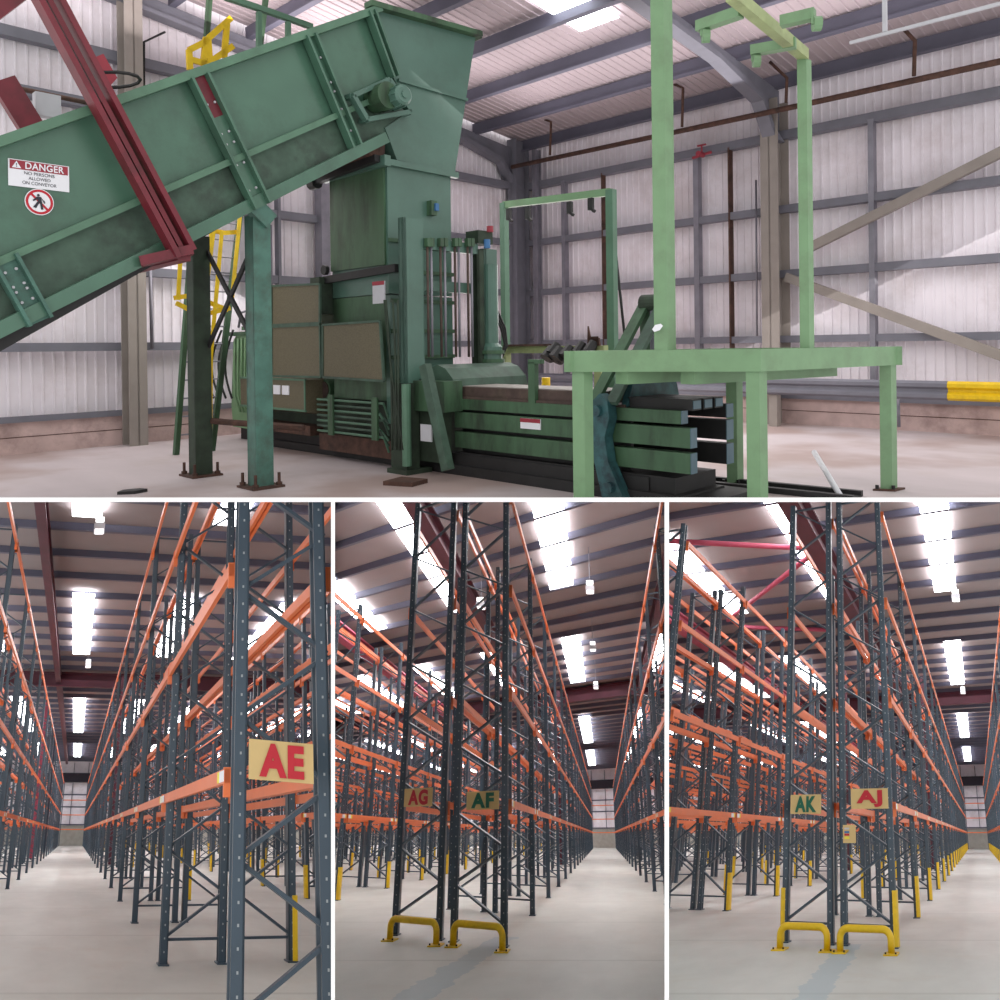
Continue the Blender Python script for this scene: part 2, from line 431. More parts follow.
def hall_shell(H, skew, x0, x1, dn, df, fm, purl, sky, d_ref, dmul):
    mb = MB(); mb.box(x0, x1, dn, df, -.15, 0); S('floor', mb, fm, H, uv=True)
    cr = lambda x, d: d + skew * x
    mb = MB(); q = [(x0, cr(x0, dn)), (x1, cr(x1, dn)), (x1, cr(x1, df)), (x0, cr(x0, df))]
    mb.prism(q, 2, ZR, ZR + .1); S('ceiling', mb, 'roofb', H)
    d = d_ref
    while d < df:
        if d > dn:
            mb = MB(); mb.prism([(x0, cr(x0, d - .1)), (x1, cr(x1, d - .1)), (x1, cr(x1, d + .1)), (x0, cr(x0, d + .1))], 2, ZR - .26, ZR)
            S('purlin', mb, 'purlb', H)
        d += purl
    for (xs, w) in sky:
        for (a, b) in dmul:
            mb = MB(); mb.prism([(xs, cr(xs, a)), (xs + w, cr(xs + w, a)), (xs + w, cr(xs + w, b)), (xs, cr(xs, b))], 2, ZR - .25, ZR - .2)
            S('skylight', mb, 'skyb', H)
    for (xw, nm) in ((x0 + .2, 'wall_far_side'), (x1 - .2, 'wall_near_side')):
        mb = MB(); mb.box(xw - .1, xw + .1, dn, df + 60, 0, ZR); S(nm, mb, 'clad', H)
    # far end wall: blockwork below, ribbed sheet above, rails across
    ew = df - 1.0
    mb = MB(); mb.prism([(x0, cr(x0, ew)), (x1, cr(x1, ew)), (x1, cr(x1, ew) + .3), (x0, cr(x0, ew) + .3)], 2, 0, 2.6); S('wall_end', mb, 'blockg', H)
    mb = MB(); mb.prism([(x0, cr(x0, ew)), (x1, cr(x1, ew)), (x1, cr(x1, ew) + .3), (x0, cr(x0, ew) + .3)], 2, 2.6, ZR)
    z = x0
    S('wall_end', mb, 'clad', H)
    for zz in (2.7, 5.0, 6.6):
        mb = MB(); mb.prism([(x0, cr(x0, ew) - .2), (x1, cr(x1, ew) - .2), (x1, cr(x1, ew)), (x0, cr(x0, ew))], 2, zz - .08, zz + .08); S('trim_end', mb, 'purlb', H)
    x = x0 + .6
    while x < x1:
        mb = MB(); mb.box(x - .04, x + .04, cr(x, ew) - .15, cr(x, ew), 2.6, ZR - .3); S('trim_post', mb, 'purlb', H); x += 2.2
    mb = MB(); mb.prism([(x0, cr(x0, ew) - 2), (x1, cr(x1, ew) - 2), (x1, cr(x1, ew) - .3), (x0, cr(x0, ew) - .3)], 2, 8.2, 9.4); S('unlit_band', mb, 'dark', H)  # near-black band: unlit far end of the roof, shade put into its colour
def lampbox(H, x, d, z, label, grp='high bay lamps'):
    T = thing('high_bay_lamp', H, (x, d, z), label, 'lamp', grp)
    mb = MB(); mb.box(x - .16, x + .16, d - .3, d + .3, z, z + .16); mb.box(x - .1, x + .1, d - .2, d + .2, z + .16, z + .3); mb.build('lamp_body', 'grey', H, T)
    mb = MB(); mb.box(x - .13, x + .13, d - .31, d - .3, z + .18, z + .34); mb.box(x - .13, x + .13, d - .25, d + .25, z - .02, z); mb.build('lamp_lens', 'lamp', H, T)
    mb = MB(); mb.tube([(x, d, z + .3), (x, d, ZR - .02)], .015, 5); mb.build('hanging_rod', 'greysteel', H, T)
def cross_beams(H, skew, x0, x1, d, ref, label):
    T = thing('end_rack', H, (x0, d, 0), label, 'rack')
    for lv in LEV[:3]:
        mb = MB(); mb.prism([(x0, d + skew * (x0 - ref)), (x1, d + skew * (x1 - ref)), (x1, d + skew * (x1 - ref) + .1), (x0, d + skew * (x0 - ref) + .1)], 2, lv - .06, lv + .06); mb.build('beam', 'orange', H, T)
    for x in (x0, x1):
        mb = MB(); mb.box(x - .06, x + .06, d + skew * (x - ref), d + skew * (x - ref) + .2, 0, 8); mb.build('post', 'rack', H, T)
def sign_board(H, x0, x1, skewd, d, z0, z1, txt, m_, label, tilt=0.0):
    """board fixed across the end frame; d is depth at x0"""
    T = thing('aisle_sign', H, (x0, d, z0), label, 'sign', 'aisle letter boards')
    e1 = Vector((1, skewd, tilt)); n = .03
    P = lambda f, z, dd=0.0: Vector((x0 + f * (x1 - x0), d + skewd * f * (x1 - x0) - dd, z + tilt * f * (x1 - x0)))
    mb = MB(); i = 0
    mb.v += [P(0, z0), P(1, z0), P(1, z1), P(0, z1), P(0, z0, n), P(1, z0, n), P(1, z1, n), P(0, z1, n)]
    for f in ((0, 1, 2, 3), (7, 6, 5, 4), (0, 4, 5, 1), (1, 5, 6, 2), (2, 6, 7, 3), (3, 7, 4, 0)): mb.f.append(list(f)); mb.m.append(0)
    mb.build('board', 'tan', H, T)
    h = (z1 - z0); W = x1 - x0
    mb = MB(); mb.text(txt, P(.15, z0 + h * .08, n + .012), e1, (0, 0, 1), h * .84, W * .7, bold=.05); mb.build('lettering', m_, H, T)
    return T
def hoop(H, p0, p1, z, label):
    """yellow bent-tube barrier with two floor plates"""
    p0, p1 = Vector(p0) - Vector((0, .1, 0)), Vector(p1) - Vector((0, .1, 0)); T = thing('rack_end_barrier', H, (p0 + p1) / 2, label, 'barrier', 'yellow rack end barriers')
    e = (p1 - p0); pts = [p0 + Vector((0, 0, .02))]; r = .14 / e.length
    up = Vector((0, 0, 1))
    for t in range(0, 7):
        a = math.pi / 2 * t / 6; pts.append(p0 + e * (r * (1 - math.cos(a))) + up * (z - .14 * (1 - math.sin(a)) ))
    for t in range(6, -1, -1):
        a = math.pi / 2 * t / 6; pts.append(p1 - e * (r * (1 - math.cos(a))) + up * (z - .14 * (1 - math.sin(a))))
    pts.append(p1 + up * .02)
    # the tube leans on affine axes: keep it round in the cross direction
    mb = MB(); mb.tube(pts, .055, 12); mb.build('bent_tube', 'yellow', H, T, smooth=True)
    for p in (p0, p1):
        mb = MB(); mb.box(p.x - .11, p.x + .11, p.y - .22, p.y + .22, 0, .02); mb.build('floor_plate', 'yellow', H, T)
        for dx in (-.08, .08):
            mb = MB(); mb.tube([(p.x + dx, p.y - .15, .02), (p.x + dx, p.y - .15, .045)], .015, 6); mb.build('bolt', 'black', H, T)

G2, G3, G4 = 'rack rows of the first hall', 'rack rows of the second hall', 'rack rows of the third hall'
# ---- hall behind the AE sign
FL2 = floor_mat('floor_concrete_ae', L(190, 191, 186), H2, bays=6.8)
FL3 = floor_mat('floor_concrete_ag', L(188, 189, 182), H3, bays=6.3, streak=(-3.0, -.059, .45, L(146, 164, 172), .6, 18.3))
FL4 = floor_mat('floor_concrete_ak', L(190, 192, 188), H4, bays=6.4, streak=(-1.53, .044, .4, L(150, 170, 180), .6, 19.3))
hall_shell(H2, .2, -30, 62, 3, 152, FL2, 3.45, [(-1.0, 1.0), (3.9, 1.0), (8.8, 1.0), (13.7, 1.0), (-6.0, 1.0), (-11, 1.0), (18.6, 1), (24, 1), (29.5, 1), (35, 1)], 11.1, [(13, 30.2), (41.5, 57), (77.5, 105), (118, 140)])
hall_shell(H3, -.85, -75, 20, 4, 151, FL3, 3.2, [(-1.95, 1.05), (-7.0, 1.05), (-12.0, 1.05), (-17, 1.05), (-22, 1.05), (3.0, 1.05), (8, 1.05), (-27, 1.05), (-32, 1.05), (-37, 1.05), (-44, 1.05)], 9.9, [(12, 35.2), (45.6, 60.6), (80, 104), (114, 139)])
hall_shell(H4, -.47, -75, 14, 4, 154, FL4, 3.3, [(-.95, .95), (-5.9, .95), (-11.0, .95), (-16, .95), (-21, .95), (4, .95), (-26, .95), (-31, .95), (-36, .95), (-42, .95)], 8.2, [(12, 39.2), (51, 67.3), (85, 107), (120, 143)])
R2 = make_hall(1.005, H2, 6.8, 15.38, .2, [
    (1.42, 2.27, -1, 'tall orange-beamed rack row whose near end frame carries the AE sign', G2, None, 7),
    (3.32, 2.47, -1, 'rack row standing back to back behind the AE sign row', G2, (0, 2, 0), 4),
    (6.80, 7.65, -1, 'orange-beamed rack row across the next aisle behind the AE sign row', G2, (0, 1, 0), 2),
    (8.70, 7.85, -1, 'rack row back to back with the one across the aisle behind AE', G2, (0, 1, 0), 0),
    (12.18, 13.03, -1, 'rack row two aisles behind the AE sign row', G2, (0, 1, 0), 0),
    (14.08, 13.23, -1, 'second rack row of the pair two aisles behind AE', G2, None, 0),
    (17.56, 18.41, -1, 'rack row three aisles behind the AE sign row', G2, (0, 1, 0), 0),
    (23.0, 23.85, -1, 'rack row four aisles behind the AE sign row', G2, None, 0),
    (30.0, 30.85, -1, 'farthest visible rack row seen through the AE sign row', G2, None, 0),
    (-2.06, -2.91, -1, 'rack row lining the left side of the AE aisle', G2, None, 5),
    (-3.96, -3.11, -1, 'rack row back to back with the left side row of the AE aisle', G2, None, 0),
    (-7.44, -8.29, -1, 'rack row beyond the next aisle left of the AE aisle', G2, None, 0)], 19, .33)
R3 = make_hall(1.027, H3, 6.3, 16.7, -.85, [
    (-1.77, -2.75, 0, 'tall rack row whose near end frame carries the green AF sign', G3, None, 7),
    (-4.03, -3.05, 0, 'tall rack row whose near end frame carries the red AG sign', G3, None, 7),
    (-7.85, -8.83, 0, 'orange-beamed rack row across the aisle left of the AG sign', G3, (1, 1, 0), 5),
    (-10.1, -9.12, 0, 'rack row back to back with the one across the aisle from AG', G3, (1, 1, 0), 3),
    (-13.93, -14.91, 0, 'rack row two aisles left of the AG sign', G3, (1, 1, 0), 0),
    (-16.2, -15.2, 0, 'second rack row of the pair two aisles left of the AG sign', G3, None, 0),
    (-20.0, -21.0, 0, 'rack row three aisles left of the AG sign', G3, None, 0),
    (-22.3, -21.2, 0, 'second rack row of the pair three aisles left of the AG sign', G3, (1, 1, 0), 0),
    (-26.2, -27.2, 0, 'rack row four aisles left of the AG sign', G3, None, 0),
    (-32.5, -33.5, 0, 'rack row five aisles left of the AG sign', G3, None, 0),
    (-40, -41, 0, 'farthest rack row seen left of the AG sign', G3, None, 0),
    (1.62, 2.6, 0, 'rack row on the right side of the aisle beside the AF sign', G3, None, 5),
    (3.88, 2.9, 0, 'rack row back to back with the right side row of the AF aisle', G3, None, 0)], 20, 3)
R4 = make_hall(1.024, H4, 6.42, 18.7, -.47, [
    (-1.56, -2.45, 0, 'tall rack row whose near end frame carries the red AJ sign', G4, (0, 1, 0), 7),
    (-3.56, -2.7, 0, 'tall rack row whose near end frame carries the green AK sign', G4, (0, 1, 0), 7),
    (-6.45, -7.22, 0, 'orange-beamed rack row across the aisle left of the AK sign', G4, (0, 1, 0), 5),
    (-8.2, -7.42, 0, 'rack row back to back with the one across the aisle from AK', G4, (0, 1, 0), 3),
    (-11.35, -12.2, 0, 'rack row two aisles left of the AK sign', G4, (0, 1, 0), 0),
    (-13.3, -12.4, 0, 'second rack row of the pair two aisles left of the AK sign', G4, (0, 1, 0), 0),
    (-16.25, -17.1, 0, 'rack row three aisles left of the AK sign', G4, None, 0),
    (-18.2, -17.3, 0, 'second rack row of the pair three aisles left of the AK sign', G4, (0, 1, 0), 0),
    (-21.2, -22.1, 0, 'rack row four aisles left of the AK sign', G4, (0, 1, 0), 0),
    (-26.2, -27.1, 0, 'rack row five aisles left of the AK sign', G4, None, 0),
    (-33, -34, 0, 'rack row six aisles left of the AK sign', G4, None, 0),
    (-42, -43, 0, 'farthest rack row seen left of the AK sign', G4, None, 0),
    (1.42, 2.3, 0, 'rack row on the right side of the aisle beside the AJ sign', G4, (0, 1, 0), 0)], 20, 3)
cross_beams(H2, .2, -2.0, 1.4, 146, 0, 'orange rack beams crossing the far end of the AE aisle')
cross_beams(H3, -.85, -1.9, 1.7, 146, 0, 'orange rack beams crossing the far end of the AF aisle')
cross_beams(H4, -.47, -1.5, 1.4, 148, 0, 'orange rack beams crossing the far end of the AJ aisle')
# signs
def zat(H, p, d): return H.cast(p, b=d)
p = H2.cast((249, 739), b=8.45); q = H2.cast((314, 745), b=8.5); r = H2.cast((249, 779), b=8.45)
sign_board(H2, p.x, q.x, .2, 8.45, r.z, p.z, 'AE', 'lred', 'tan board with red letters AE on the rack end frame', tilt=-.06)
def bsign(H, x0px, y0, x1px, y1, d, skew, txt, m_, label, tilt):
    p = H.cast((x0px, y0), b=d); q = H.cast((x0px, y1), b=d)
    w = H.cast((x1px, y0), b=d).x - p.x
    w *= 1.18 if txt == 'AG' else 1.08 if txt == 'AF' else 1.16
    sign_board(H, p.x, p.x + w, skew, d, q.z, p.z, txt, m_, label, tilt)
bsign(H3, 405, 789, 433, 807, 18.2, -.85, 'AG', 'lred', 'tan board with red letters AG on the rack end frame', 0)
bsign(H3, 467, 792, 500, 810, 17.3, -.85, 'AF', 'lgreen', 'tan board with green letters AF on the rack end frame', 0)
bsign(H4, 791, 795, 819, 814, 19.3, -.47, 'AK', 'lgreen', 'tan board with green letters AK on the rack end frame', 0)
bsign(H4, 851, 789, 884, 809, 18.8, -.47, 'AJ', 'lred', 'tan board with red letters AJ on the rack end frame', 0)
# small load notice under AJ
p = H4.cast((843, 825), b=18.6); q = H4.cast((856, 843), b=18.6)
T = thing('load_notice', H4, (p.x, 18.6, q.z), 'small paper load notice with coloured stripes below the AJ sign', 'notice')
mb = MB(); mb.box(p.x, q.x, 18.58, 18.6, q.z, p.z); mb.build('sheet', 'tan', H4, T)
h = p.z - q.z; w = q.x - p.x
for f0, f1, mm in ((.55, .66, 'labelb'), (.4, .52, 'lred'), (.22, .36, 'labely'), (.75, .85, 'grey')):
    mb = MB(); mb.box(p.x + w * .12, p.x + w * .5, 18.57, 18.58, q.z + h * f0, q.z + h * f1); mb.build('printed_stripe', mm, H4, T)
# hoops
def fl(H, p): return H.cast(p, c=0.0)
hoop(H3, fl(H3, (391, 940)), fl(H3, (437, 945)), .33, 'bent yellow tube barrier in front of the AG rack end')
hoop(H3, fl(H3, (454, 946)), fl(H3, (503, 951)), .33, 'bent yellow tube barrier in front of the AF rack end')
hoop(H4, fl(H4, (781, 949)), fl(H4, (828, 951)), .33, 'bent yellow tube barrier in front of the AK rack end')
hoop(H4, fl(H4, (841, 952)), fl(H4, (892, 954)), .33, 'bent yellow tube barrier in front of the AJ rack end')
# lamps
for H, x, d, nm in ((H2, -.04, 26.8, 'nearest hanging lamp box above the AE aisle'), (H2, -.03, 52, 'farther hanging lamp box above the AE aisle'),
                    (H3, -.16, 31.4, 'nearest hanging lamp box above the AF aisle'), (H3, -.19, 42.5, 'second hanging lamp box above the AF aisle'), (H3, -.15, 54.5, 'third hanging lamp box above the AF aisle'),
                    (H3, -4.6, 33.9, 'hanging lamp box seen behind the AF rack uprights'),
                    (H4, -.04, 34.7, 'nearest hanging lamp box above the AJ aisle'), (H4, -.14, 60.8, 'farther hanging lamp box above the AJ aisle'),
                    (H2, -5.4, 50, 'hanging lamp box left of the AE aisle, behind its racks')):
    lampbox(H, x, d, 9.5, nm)
# red steelwork of the three halls
def girder(H, pts, w, h, m_, name, label=None):
    mb = MB()
    for a, b in zip(pts, pts[1:]):
        mb.bar(a, b, w, h * .12); a2 = Vector(a) + Vector((0, 0, h)); b2 = Vector(b) + Vector((0, 0, h)); mb.bar(a2, b2, w, h * .12)
        mb.bar((Vector(a) + a2) / 2, (Vector(b) + b2) / 2, w * .3, h)
    return S(name, mb, m_, H)
girder(H2, [(-1.93, 18, 10.4), (-1.93, 146, 10.4)], .34, .5, 'darkred', 'beam_along')
girder(H2, [(-22, 60.5, 10.2), (26, 70.1, 10.2)], .5, .8, 'darkred', 'beam_across')
girder(H3, [(-5.4, 16, 10.2), (-5.4, 146, 10.2)], .5, .6, 'darkred', 'beam_along')
girder(H3, [(2.85, 16, 10.2), (2.85, 146, 10.2)], .4, .6, 'darkred', 'beam_along')
girder(H3, [(-34, 64 + 29, 10.2), (16, 64 - 13.6, 10.2)], .5, .8, 'darkred', 'beam_across')
girder(H3, [(-12.7, 16, 10.0), (-12.7, 146, 10.0)], .5, .6, 'pinkred', 'beam_along')
girder(H4, [(-4.65, 14, 10.1), (-4.65, 146, 10.1)], .62, .65, 'darkred', 'beam_along')
girder(H4, [(-34, 71 + 16, 10.1), (12, 71 - 5.6, 10.1)], .5, .8, 'darkred', 'beam_across')
girder(H4, [(-13, 14, 10.0), (-13, 146, 10.0)], .5, .6, 'pinkred', 'beam_along')
for a, b in (((669, 541), (820, 549)), ((815, 552), (728, 620)), ((740, 627), (829, 630))):
    mb = MB(); mb.tube([H4.cast(a, c=10.4), H4.cast(b, c=10.4)], .1, 8); S('brace_across', mb, 'pinkred', H4, smooth=True)
def column(H, x, d, m_):
    mb = MB(); mb.box(x - .17, x + .17, d - .25, d - .2, 0, 10.4); mb.box(x - .17, x + .17, d + .2, d + .25, 0, 10.4); mb.box(x - .03, x + .03, d - .2, d + .2, 0, 10.4)
    S('column', mb, m_, H)
column(H2, -2.99, 75, 'pinkred'); column(H2, 2.37, 62, 'darkred'); column(H3, -2.9, 62, 'darkred'); column(H4, -7.3, 58, 'darkred'); column(H4, -2.58, 60, 'darkred')
# ------------------------------------------------------------------ ambient world light and added fill panels
def area(name, H, p, sx, sy, power, col=(1, .97, .95)):
    ld = bpy.data.lights.new(name, 'AREA'); ld.shape = 'RECTANGLE'; ld.size = sx; ld.size_y = sy; ld.energy = power; ld.color = col
    o = bpy.data.objects.new(name, ld); COL.objects.link(o)
    z = H.A.cross(H.B).normalized(); y = H.B.normalized(); x = y.cross(z).normalized()
    o.matrix_world = Matrix.Translation(H(*p)) @ Matrix((x, y, z)).transposed().to_4x4()
    return o
W = bpy.data.worlds.new('world'); SC.world = W; W.use_nodes = True
bg = W.node_tree.nodes['Background']; bg.inputs[0].default_value = (1, .988, .98, 1); bg.inputs[1].default_value = 1.15

area('rack_hall_fill', H2, (3.0, 20, 10.6), 8, 22, 600)  # added fill panels below the rack hall roofs, brightening floors and racks
area('rack_hall_fill', H2, (2.0, 60, 10.6), 8, 40, 900)
area('rack_hall_fill', H3, (-3.0, 22, 10.6), 9, 24, 1100)
area('rack_hall_fill', H3, (-3.0, 65, 10.6), 9, 40, 1400)
area('rack_hall_fill', H4, (-3.5, 22, 10.6), 9, 24, 800)
area('rack_hall_fill', H4, (-3.0, 65, 10.6), 9, 40, 1400)

# ================================================================== baler hall (axes: a away-right, b towards the right front, c up)
R1 = H1
UR, VL = 15.5, -14.35
EAVE, SL = 6.95, .12
zr = lambda u: EAVE + SL * (UR - u)
def ribs(along0, along1, step=.165):
    """trapezoid-ribbed sheet profile as (along, out) points"""
    out = []; x = along0
    while x < along1:
        out += [(x, 0), (x + step - .05, 0), (x + step - .038, .022), (x + step - .012, .022)]; x += step
    out.append((along1, 0)); return out
FL1 = floor_mat('floor_concrete_baler', L(196, 184, 186), H1, patch=L(164, 142, 136))
mb = MB(); mb.box(-3, UR, VL, 14, -.15, 0); S('floor', mb, FL1, R1, uv=True)
def sheet_wall(name, axis, fixed, a0, a1, z0, z1, into):
    mb = MB(); pr = ribs(a0, a1)
    for (x, o), (x2, o2) in zip(pr, pr[1:]):
        P = (lambda x, o, z: (fixed + into * o, x, z)) if axis == 'b' else (lambda x, o, z: (x, fixed + into * o, z))
        mb.poly([P(x, o, z0), P(x2, o2, z0), P(x2, o2, z1(x2) if callable(z1) else z1), P(x, o, z1(x) if callable(z1) else z1)])
    return S(name, mb, 'clad', R1)
sheet_wall('wall_side', 'b', UR + .1, VL, 14, .52, EAVE + .12, -1)
sheet_wall('wall_gable', 'a', VL - .1, -3, UR, .52, lambda x: zr(x) + .12, 1)
for nm, bx in (('wall_side', (UR - .12, UR + .2, VL, 14, 0, .52)), ('wall_gable', (-3, UR, VL - .2, VL + .12, 0, .52))):
    mb = MB(); mb.box(*bx); S(nm, mb, 'block', R1)
# block courses' joints: shallow dark grooves
for z in (.26,):
    mb = MB(); mb.box(UR - .125, UR - .12, VL, 14, z, z + .012); S('trim_joint', mb, 'rust', R1)
    mb = MB(); mb.box(-3, UR, VL + .12, VL + .125, z, z + .012); S('trim_joint', mb, 'rust', R1)
# rails (girts) on both walls
for z, h in ((.55, .1), (1.68, .14), (2.98, .15), (4.27, .15), (5.74, .17)):
    mb = MB(); mb.box(UR - .16, UR + .03, VL, 14, z - h / 2, z + h / 2 - .03); mb.box(UR - .18, UR - .15, VL, 14, z - h / 2, z + h / 2); S('wall_rail', mb, 'greysteel', R1)
    mb = MB(); mb.box(-3, UR, VL - .03, VL + .16, z - h / 2, z + h / 2 - .03); mb.box(-3, UR, VL + .15, VL + .18, z - h / 2, z + h / 2); S('wall_rail', mb, 'greysteel', R1)
mb = MB(); mb.box(-3, UR, VL - .03, VL + .16, 6.55, 6.72); S('wall_rail', mb, 'greysteel', R1)
# roof sheet, purlins, roof lights
def roofquad(name, m_, b0, b1, u0, u1, dz, t=.05):
    mb = MB(); mb.prism([(u0, zr(u0) + dz), (u1, zr(u1) + dz), (u1, zr(u1) + dz + t), (u0, zr(u0) + dz + t)], 1, b0, b1); return S(name, mb, m_, R1)
mb = MB(); x = VL
pr = ribs(VL, 14, .18)
for (x, o), (x2, o2) in zip(pr, pr[1:]):
    mb.poly([(UR, x, zr(UR) - o), (UR, x2, zr(UR) - o2), (-3, x2, zr(-3) - o2), (-3, x, zr(-3) - o)])
S('ceiling', mb, 'roof1', R1)
for u in (15.3, 13.75, 12.25, 10.75, 9.25, 7.7, 6.2, 4.7, 3.2):
    mb = MB(); z = zr(u); mb.box(u - .03, u + .03, VL, 14, z - .3, z - .04); mb.box(u - .1, u + .03, VL, 14, z - .32, z - .29); S('purlin', mb, 'purl', R1)
for p in ((580, 8), (592, 30)):
    pass
def onroof(px):
    # where a sight line meets the roof slope
    r = R1.Mi @ ray(px); o = R1.Mi @ R1.O
    # point = r*t - o ; z = EAVE + SL*(UR-a)
    t = (EAVE - .34 + SL * (UR + o.x) + o.z) / (r.z + SL * r.x)
    return r * t - o
for quad in (((503, -8), (550, -18), (617, 31), (575, 45)),):
    P = [onroof(q) for q in quad]
    b0 = (P[0].y + P[3].y) / 2; b1 = (P[1].y + P[2].y) / 2; us = [q.x for q in P]
    mb = MB(); u0, u1 = min(us), max(us)
    mb.prism([(u0, zr(u0) - .12), (u1, zr(u1) - .12), (u1, zr(u1) - .1), (u0, zr(u0) - .1)], 1, b0, b1); S('skylight', mb, 'sky', R1)
# main columns and rafters
def istanchion(u, v, z0, z1, m_='beige', w=.42, d=.26, along='b'):
    mb = MB()
    if along == 'b':
        mb.box(u - w/2, u - w/2 + .03, v - d/2, v + d/2, z0, z1); mb.box(u + w/2 - .03, u + w/2, v - d/2, v + d/2, z0, z1); mb.box(u - w/2, u + w/2, v - .015, v + .015, z0, z1)
    else:
        mb.box(u - d/2, u + d/2, v - w/2, v - w/2 + .03, z0, z1); mb.box(u - d/2, u + d/2, v + w/2 - .03, v + w/2, z0, z1); mb.box(u - .015, u + .015, v - w/2, v + w/2, z0, z1)
    return S('column', mb, m_, R1)
c1 = R1.cast((776, 300), a=UR - .3)
istanchion(UR - .3, c1.y, 0, 6.4, 'beige', .5, .36)
istanchion(UR - .4, VL + .25, 0, 6.9, 'greysteel', .5, .3)
istanchion(UR - .25, VL + .75, 0, 6.6, 'steel', .2, .14)
c2 = R1.cast((133, 350), b=VL + .3)
istanchion(c2.x, VL + .35, 0, 7.9, 'beige', .34, .3, 'a')
for v in (c1.y, VL + .15):
    mb = MB()
    mb.prism([(UR - .1, 5.6), (UR - .5, 5.6), (UR - 1.0, 6.25), (UR - 2.6, zr(UR - 2.6) - .62), (-3, zr(-3) - .62), (-3, zr(-3) - .58), (UR - 2.7, zr(UR - 2.7) - .52), (UR - 1.0, 6.4), (UR - .5, 5.8)], 1, v - .13, v + .13)
    mb.prism([(UR - .1, 5.6), (UR - .5, 5.7), (UR - 1.0, 6.3), (UR - 2.6, zr(UR - 2.6) - .55), (-3, zr(-3) - .55), (-3, zr(-3) - .3), (UR - .1, zr(UR) - .3)], 1, v - .015, v + .015)
    S('rafter', mb, 'greysteel', R1)
# slim posts, rust-streaked joints and thin conduits on the side wall
for px, w, m_ in ((565, .1, 'steel'), (604, .025, 'rust'), (698, .12, 'steel'), (731, .035, 'rust'), (873, .1, 'steel')):
    p = R1.cast((px, 280), a=UR - .14); z1 = 5.7
    mb = MB(); mb.box(UR - .2, UR - .04, p.y - w/2, p.y + w/2, .6, z1); S('wall_post', mb, m_, R1)
for px in (254, 279):
    p = R1.cast((px, 250), b=VL + .16)
    mb = MB(); mb.box(p.x - .03, p.x + .03, VL + .05, VL + .2, .6, 6.6); S('wall_post', mb, 'greysteel', R1)
p = R1.cast((323, 220), b=VL + .2)
mb = MB(); mb.box(p.x - .1, p.x + .1, VL + .05, VL + .3, .0, 6.6); S('wall_post', mb, 'steel', R1)
for (a, b) in (((805, 250), (1080, 113)), ((786, 277), (1090, 388))):
    mb = MB(); mb.bar(R1.cast(a, a=UR - .25), R1.cast(b, a=UR - .25), .12, .17); S('wall_brace', mb, 'beige', R1)
# conduit clusters
def conduit(pts, r, m_, label, plane):
    P = [R1.cast(q, **plane) for q in pts]
    mb = MB(); mb.tube(P, r, 7); o = mb.build('pipe', m_, R1, smooth=True)
    return tag(o, label, 'pipe', 'pipes and conduits on the walls')
conduit([(512, 167), (770, 112), (1085, 43)], .055, 'rust', 'long red-brown pipe running under the eaves of the side wall', dict(a=UR - .85))
conduit([(674, 84), (683, 88), (682, 127)], .03, 'rust', 'thin red-brown sprinkler pipe dropping behind the tall green post', dict(a=UR - .9))
conduit([(538, 117), (551, 122), (550, 155)], .03, 'rust', 'thin red-brown pipe bending down near the room corner', dict(a=UR - .9))
conduit([(770, 62), (787, 78), (786, 103)], .03, 'rust', 'short red-brown pipe bending down right of the wall column', dict(a=UR - .9))
conduit([(903, 28), (915, 41), (914, 76)], .035, 'rust', 'red-brown pipe bending down near the right edge of the side wall', dict(a=UR - .9))
conduit([(144, 97), (144, 42), (165, 32)], .02, 'black', 'thin black cable conduit on the gable wall above the conveyor', dict(b=VL + .3))
conduit([(150, 262), (152, 349)], .03, 'steel', 'pair of grey conduits dropping beside the gable wall column', dict(b=VL + .25))
conduit([(271, 225), (272, 320)], .02, 'greysteel', 'thin grey cable hanging in front of the gable wall by the green leg', dict(b=VL + .25))
conduit([(756, 180), (757, 336)], .02, 'steel', 'slim conduit beside the large wall column', dict(a=UR - .3))
conduit([(616, 255), (625, 340)], .02, 'black', 'thin black cable hanging beside the green gantry post', dict(a=9.2))
conduit([(898, 398), (899, 427)], .03, 'steel', 'slim steel stub post under the grey crash rail', dict(a=UR - .5))
T = thing('pipe_valve', R1, tuple(R1.cast((703, 155), a=UR - .4)), 'small red valve with handwheel on the side wall', 'valve')
p = R1.cast((703, 155), a=UR - .3); mb = MB(); mb.tube([p, p + Vector((-.2, 0, 0))], .06, 8); mb.tube([p + Vector((0, -.25, -.02)), p + Vector((0, .2, .03))], .03, 6); mb.build('valve_body', 'red', R1, T)
mb = MB(); mb.tube([p + Vector((-.05, 0, .05)), p + Vector((-.05, .0, .2))], .02, 6); mb.tube([p + Vector((-.05, -.1, .2)), p + Vector((-.05, .1, .2))], .02, 6); mb.build('handwheel', 'red', R1, T)
# long lamp tube under the roof, far right
T = thing('strip_light', R1, tuple(R1.cast((925, 24), a=12)), 'slim pale strip light hanging under the roof at the right', 'lamp')
a_, b_ = R1.cast((850, 43), a=11), R1.cast((1060, -12), a=11)
mb = MB(); mb.bar(a_, b_, .04, .04); mb.build('batten', 'grey', R1, T)
c_ = R1.cast((885, 32), a=11); mb = MB(); mb.bar(c_, (c_.x, c_.y, zr(c_.x) - .3), .05, .05); mb.build('hanger', 'grey', R1, T)
